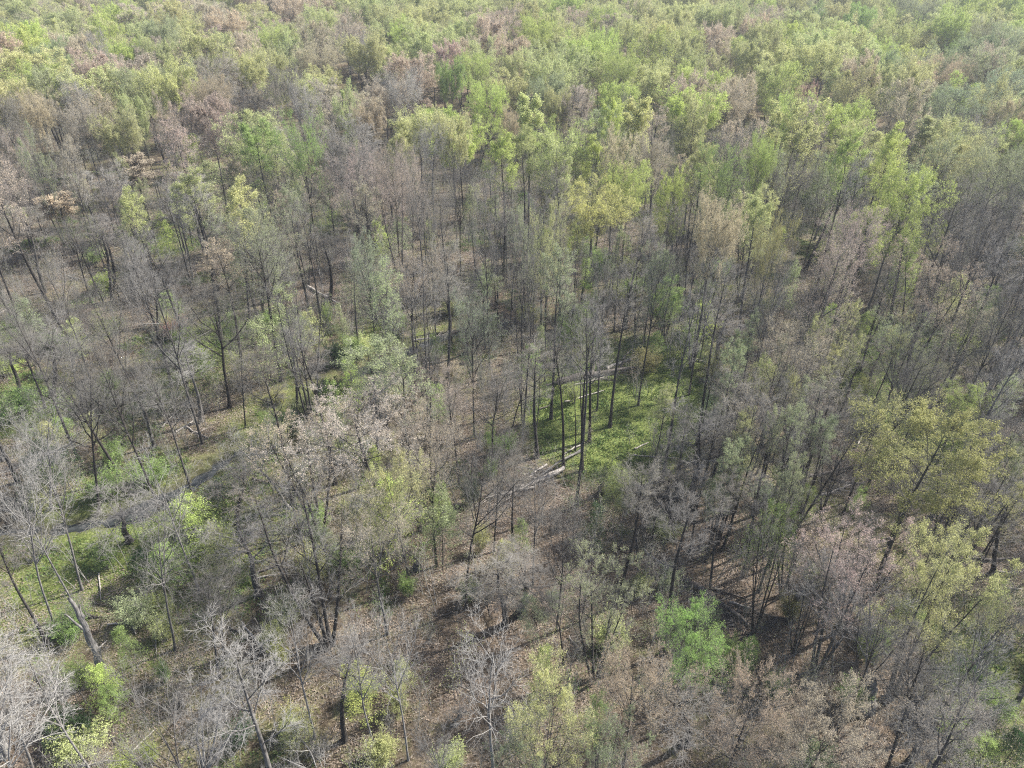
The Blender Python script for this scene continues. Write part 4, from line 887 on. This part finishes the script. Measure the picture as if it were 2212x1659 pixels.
for a in [(180, 1530, 310, 1390, 'dark', 1), (1960, 270, 2200, 430, 'pale', 2, .9), (730, 950, 745, 1030, 'pale', 2, .5), (1470, 830, 1560, 920, 'pale', 2, .7), (940, 560, 960, 700, 'dark', 2, .5), (640, 700, 760, 660, 'dark', 2)]: log(1, 2, *a)
for a in [(0, 450, 430, 745, 'dark', 0, 1.5), (170, 500, 410, 575, 'dark', 0), (230, 605, 440, 745, 'pale', 1), (480, 660, 790, 732, 'dark', 2, 1.1), (300, 590, 480, 650, 'pale', 0), (1515, 1325, 1750, 1445, 'pale', 2, 1.3), (1400, 1410, 1600, 1400, 'dark', 0), (1840, 318, 2212, 332, 'dark', 2, 1.3), (2040, 395, 2200, 400, 'pale', 1),
          (2080, 500, 2200, 500, 'pale', 2, .6), (0, 240, 150, 140, 'pale', 2, .8), (300, 740, 350, 720, 'pale', 1), (1880, 1450, 1960, 1500, 'dark', 1), (60, 480, 330, 640, 'dark', 1), (350, 640, 560, 700, 'dark', 1), (1780, 230, 1810, 130, 'pale', 2, .6)]: log(2, 2, *a)

# whole trees lying on the ground or hung up, crowns splayed (base x, y -> crown end x, y)
def windfall(c, r, x0, y0, x1, y1, w, bark, form='fan', zb=0.3, zt=1.2, lab=None):
    a = np.array(at(*crop(c, r, x0, y0), zb)); b = np.array(at(*crop(c, r, x1, y1), zt))
    P = rnd.choice(FORMS[form]); d = b - a; L = np.linalg.norm(d)
    from mathutils import Vector
    root = bpy.data.objects.new('fallen_tree', None); C.objects.link(root)
    root.location = (a[0], a[1], max(zb, gz(a[0], a[1]) + zb * .5)); 
    q = Vector(d / L).to_track_quat('Z', 'Y'); root.rotation_mode = 'QUATERNION'; root.rotation_quaternion = q
    wm = w / 6.48 / F_PX * math.dist(tuple(b), (0, 0, CAMZ)) / 2; s = max(.7, wm / P['w'])
    root.scale = (s, s, L / P['H'])
    for nm in ('trunk', 'branches'):
        o = link(nm, P[nm], root); o['bark'] = min(1., float(bark) + .1); o['twig'] = min(1., float(bark) + .1); o['leafcol'] = [.3, .3, .3]
    u, v, _ = proj(*((a + b) / 2))
    THINGS.append(dict(kind='fallen', cat='fallen tree', pal='white' if bark > .5 else 'grey', form='', h=L, u=u, v=v, group='fallen trees', obj=root, xyz=tuple(a), label=lab))
windfall(1, 1, 1560, 1260, 1050, 1560, 330, .8, lab='big pale fallen tree with matted boughs below the three dark trunks by the clearing')
windfall(0, 1, 1880, 1640, 1500, 1120, 420, .95, 'fan', .5, 9, 'pale bare tree leaning far to the left over the creek bank')
windfall(0, 2, 2360, 1700, 1750, 1600, 300, .9, 'fan', .5, 1.5, 'pale fallen boughs arching along the bottom edge of the ground')
windfall(2, 1, 1180, 1480, 860, 1420, 260, .25, lab='dark heap of a fallen crown left of the olive-gold tree')
windfall(1, 1, 1330, 840, 1500, 800, 200, .4, lab='grey fallen crown just above the grassy clearing')
windfall(2, 2, 1700, 1380, 1400, 1180, 420, .7, 'fan', .5, 4, 'purplish grey fallen crown with drooping boughs beside the pale log')
windfall(2, 1, 820, 880, 560, 800, 300, .5, lab='tangled fallen crown among slender trees right of the clearing')
windfall(0, 2, 460, 1150, 230, 980, 280, .9, 'fan', .4, 2.5, 'pale fallen boughs beside the broken snag')

# the broken snag, a leaning white limb tree and stumps
def snag(c, r, foot, fork, tops, limb, rad, label, bark=.8):
    (xb, yb) = foot; X, Y, _ = at(*crop(c, r, xb, yb))
    def up(px, py, dy=0):
        rx, ry, rz = ray(*crop(c, r, px, py)); t = (Y + dy) / ry; return np.array([t * rx, Y + dy, CAMZ + t * rz])
    root = bpy.data.objects.new('snag', None); C.objects.link(root); root.location = (X, Y, gz(X, Y) - .1)
    o0 = np.array(root.location)
    f = up(*fork)
    def line(a, b, K, w=.06):
        P = a[None] * (1 - np.linspace(0, 1, K)[:, None]) + b[None] * np.linspace(0, 1, K)[:, None]
        P[1:-1] += rng.normal(0, w, (K - 2, 3)); return P
    P = line(o0, f, 8) - o0; v, q = tubes(P[None], (rad * np.linspace(1.25, .85, 8))[None], 10)
    ch = [(v, q, 0)]
    for k, tp in enumerate(tops):
        e = up(*tp, dy=.3 * k); Pt = line(f, e, 6) - o0
        v, q = tubes(Pt[None], (rad * (.8 - .2 * k) * np.linspace(1, .5, 6))[None], 8); ch.append((v, q, 0))
        top = v[-8:].copy(); tipz = unit((Pt[-1] - Pt[-2])[None])[0]
        top[::2] += tipz * .35
        ch.append((np.r_[v[-8:], top], np.array([[i, (i + 1) % 8, 8 + (i + 1) % 8, 8 + i] for i in range(8)]), 0))
    tr = link('trunk', build('snag_trunk', ch, [M_BARK], smooth=True), root); tr['bark'] = bark; tr['leafcol'] = [.3, .3, .3]
    if limb:
        e = up(*limb, dy=-.6); Pl = line(f, e, 6, .04) - o0
        v, q = tubes(Pl[None], (rad * .42 * np.linspace(1, .4, 6))[None], 7)
        lb = link('limb', build('snag_limb', [(v, q, 0)], [M_BARK], smooth=True), root); lb['bark'] = bark; lb['leafcol'] = [.3, .3, .3]
    u, v, _ = proj(*((o0 + f) / 2))
    THINGS.append(dict(kind='snag', cat='dead tree', pal='white', form='', h=8, u=u, v=v, group='standing dead trunks', obj=root, xyz=tuple(o0), label=label))
snag(0, 2, (695, 1085), (560, 770), [(450, 565), (515, 625)], (420, 662), .27, 'pale broken snag with a split top and one side limb', .9)
snag(0, 2, (30, 1590), (0, 1440), [(60, 1310)], None, .26, 'short pale crooked dead trunk at the foot of the left edge', .9)
snag(2, 2, (1200, 1265), (1215, 1180), [(1240, 1095)], (1170, 1290), .5, 'thick grey broken trunk under the spreading pale boughs', .7)
snag(1, 2, (490, 385), (492, 340), [(488, 318)], None, .38, 'grey stump standing in brown leaves left of the dark trunk', .5)
snag(0, 1, (1900, 890), (1898, 700), [(1895, 560)], None, .12, 'thin dark snag beside the tall tree with the pinkish top', 0) if False else None
snag(1, 1, (1680, 1560), (1685, 1500), [(1690, 1480)], None, .3, 'dark stump with new leaves on its top below the clearing', 0)

# ------------------------------------------------------------------ labels: what it is, and which neighbour it stands by
LANDMARKS = [  # name, u, v of something findable
    ('the bright yellow tree', *crop(1, 0, 1650, 1370)), ('the olive-gold tree', *crop(2, 1, 1610, 1230)), ('the broken snag', *crop(0, 2, 600, 850)), ('the grassy clearing', 615, 405),
    ('the creek bend', 60, 525), ('the orange dome tree', *crop(0, 0, 1370, 650)), ('the round green tree', *crop(2, 0, 1510, 910)), ('the dark mossy log', *crop(2, 2, 230, 600)),
    ('the bushy green tree', *crop(2, 2, 60, 760)), ('the big pale fallen tree', *crop(1, 1, 1330, 1420)), ('the white-limbed tree', *crop(1, 2, 960, 1000)), ('the tall pinkish tree', *crop(0, 1, 2190, 0)),
    ('the leaning dark trunk', *crop(2, 1, 500, 1200)), ('the red budding tree', *crop(2, 0, 800, 690)), ('the big pale round tree', *crop(1, 0, 1750, 840)), ('the small orange tree', *crop(1, 0, 1110, 850)),
    ('the wide dark oak', *crop(0, 1, 1420, 420)), ('the lone green-topped tree', *crop(0, 0, 720, 270)), ('the lime-yellow tree', *crop(2, 0, 1440, 1330)), ('the tan-budded oak', *crop(0, 1, 2120, 1060)),
    ('the small lime tree', *crop(2, 1, 1850, 940)), ('the creek pool', 400, 350), ('the pale forked tree', *crop(0, 2, 1450, 1280)), ('the twin dark trunks', *crop(2, 2, 200, 400)), ('the thick black trunk', *crop(1, 2, 810, 300)),
    ('the tan spreading crown', *crop(2, 2, 650, 1350)), ('the thick grey broken trunk', *crop(2, 2, 1200, 1180)), ('the blue-green tree', *crop(1, 1, 210, 150)), ('the big pinkish crown', *crop(2, 0, 1100, 1570)), ('the orange oak', *crop(1, 0, 1780, 1060)),
    ('the pale upright snagged limbs', *crop(0, 2, 355, 400)), ('the bottom left corner', 10, 760), ('the top right corner', 1015, 8), ('the top left corner', 8, 8), ('the bottom right corner', 1015, 760)]
ORD = ['nearest', 'second', 'third', 'fourth', 'fifth', 'sixth', 'seventh', 'eighth', 'ninth', 'tenth', 'eleventh', 'twelfth', 'thirteenth', 'fourteenth', 'fifteenth', 'sixteenth']
FORMW = dict(oval='round-crowned', spread='spreading', slender='slender', vfork='many-stemmed', fan='fan-limbed', dome='flat-crowned', round='ball-crowned', cap='cap-crowned')
def describe(t):
    if t['kind'] == 'tree':
        s = 'short ' if t['h'] < 14 else ('' if t['h'] < 23.5 else 'tall ')
        return s + FORMW[t['form']] + ' ' + WORDS[t['pal']] + ' tree'
    if t['kind'] == 'pole': return ('thin bare' if t['pal'] == 'grey' else 'thin ' + WORDS[t['pal']]) + (' tall' if t['h'] > 13.5 else ' low') + ' pole tree'
    if t['kind'] == 'sapling': return WORDS[t['pal']] + ' sapling'
    if t['kind'] == 'shrub': return ('leafless grey' if t['pal'] in ('grey', 'white') else WORDS[t['pal']]) + ' shrub'
    if t['kind'] == 'log': return ('pale' if t['pal'] == 'pale' else 'dark') + (' fallen bough with branches' if t['branched'] else ' bare fallen log')
    return WORDS[t['pal']] + ' ' + t['cat']
OWN = [('the bright yellow tree', 'yel', 'bright yellow cap-crowned tree, the only yellow one in the wood'), ('the olive-gold tree', 'gold', 'broad olive-gold ball-crowned tree standing out at the right edge of the wood'),
       ('the orange dome tree', 'orange', 'domed pale orange tree among bare grey and white ones, far left'), ('the round green tree', 'lime', 'round bright green tree above dark bare oaks, towards the right edge'),
       ('the bushy green tree', 'fresh', 'bushy bright green tree with airy layered boughs beside the dark mossy log'), ('the lime-yellow tree', 'lime', 'lime-yellow crowned tree standing over bare grey trees near the right edge'),
       ('the lone green-topped tree', 'lime', 'lone bright green narrow tree among pale budding trees at top left'), ('the small lime tree', 'lime', 'small lime green tree just above the olive-gold tree'),
       ('the orange oak', 'orange', 'low rusty orange crown just above the bright yellow tree'), ('the small orange tree', 'orange', 'small orange-topped slim tree among grey trunks above the middle'), ('the red budding tree', 'red', 'reddish budding tree standing among yellow-green crowns')]
for lm_, pal_, text in OWN:
    L_ = next(q for q in LANDMARKS if q[0] == lm_)
    c_ = [t for t in THINGS if t['kind'] == 'tree' and t['pal'] == pal_ and not t.get('label') and math.hypot(t['u'] - L_[1], t['v'] - L_[2]) < 30]
    if c_: min(c_, key=lambda t: math.hypot(t['u'] - L_[1], t['v'] - L_[2]))['label'] = text
cream_ = [t for t in THINGS if t['pal'] == 'cream']
if cream_: cream_[0]['label'] = 'broad domed pale cream-budded tree left of the middle'
groups = {}
for t in THINGS:
    t['desc'] = describe(t)
    if t.get('label'): continue
    best = min(LANDMARKS, key=lambda L: math.hypot(L[1] - t['u'], (L[2] - t['v'])))
    du, dv = t['u'] - best[1], t['v'] - best[2]; d = math.hypot(du, dv)
    if d < 14: rel = 'beside'
    elif abs(du) > abs(dv): rel = 'left of' if du < 0 else 'right of'
    else: rel = 'behind' if dv < 0 else 'in front of'
    if 'corner' in best[0]: rel = 'towards'
    groups.setdefault((t['desc'], rel, best[0]), []).append((d, t))
for (desc, rel, lm_), L in groups.items():
    L.sort(key=lambda q: q[0])
    for k, (d, t) in enumerate(L):
        t['label'] = (desc if len(L) == 1 else (ORD[min(k, 15)] + ' ' + desc)) + ' ' + rel + ' ' + lm_
for t in THINGS:
    o = t['obj']; o['label'] = t['label']; o['category'] = t['cat']; o['group'] = t['group']

# ------------------------------------------------------------------ haze
def haze(dens):
    x, y0, y1, z0, z1 = 900, -60, 1300, -2.4, 56
    V = np.array([(a, b, c) for a in (-x, x) for b in (y0, y1) for c in (z0, z1)], float)
    q = np.array([(0, 1, 3, 2), (4, 6, 7, 5), (0, 4, 5, 1), (2, 3, 7, 6), (0, 2, 6, 4), (1, 5, 7, 3)])
    m, n, l = mat('haze_air'); p = n.new('ShaderNodeVolumePrincipled'); p.inputs['Density'].default_value = dens; p.inputs['Color'].default_value = (.86, .90, 1, 1); p.inputs['Anisotropy'].default_value = .2
    o = n.new('ShaderNodeOutputMaterial'); l.new(p.outputs[0], o.inputs['Volume'])
    tagk(link('haze', build('haze', [(V, q, 0)], [m])), 'stuff', 'thin bluish haze hanging over the wood')
haze(.0003)
tt = sum(len(m.polygons) for m in bpy.data.meshes); print('unique polygons', tt, 'things', len(THINGS))
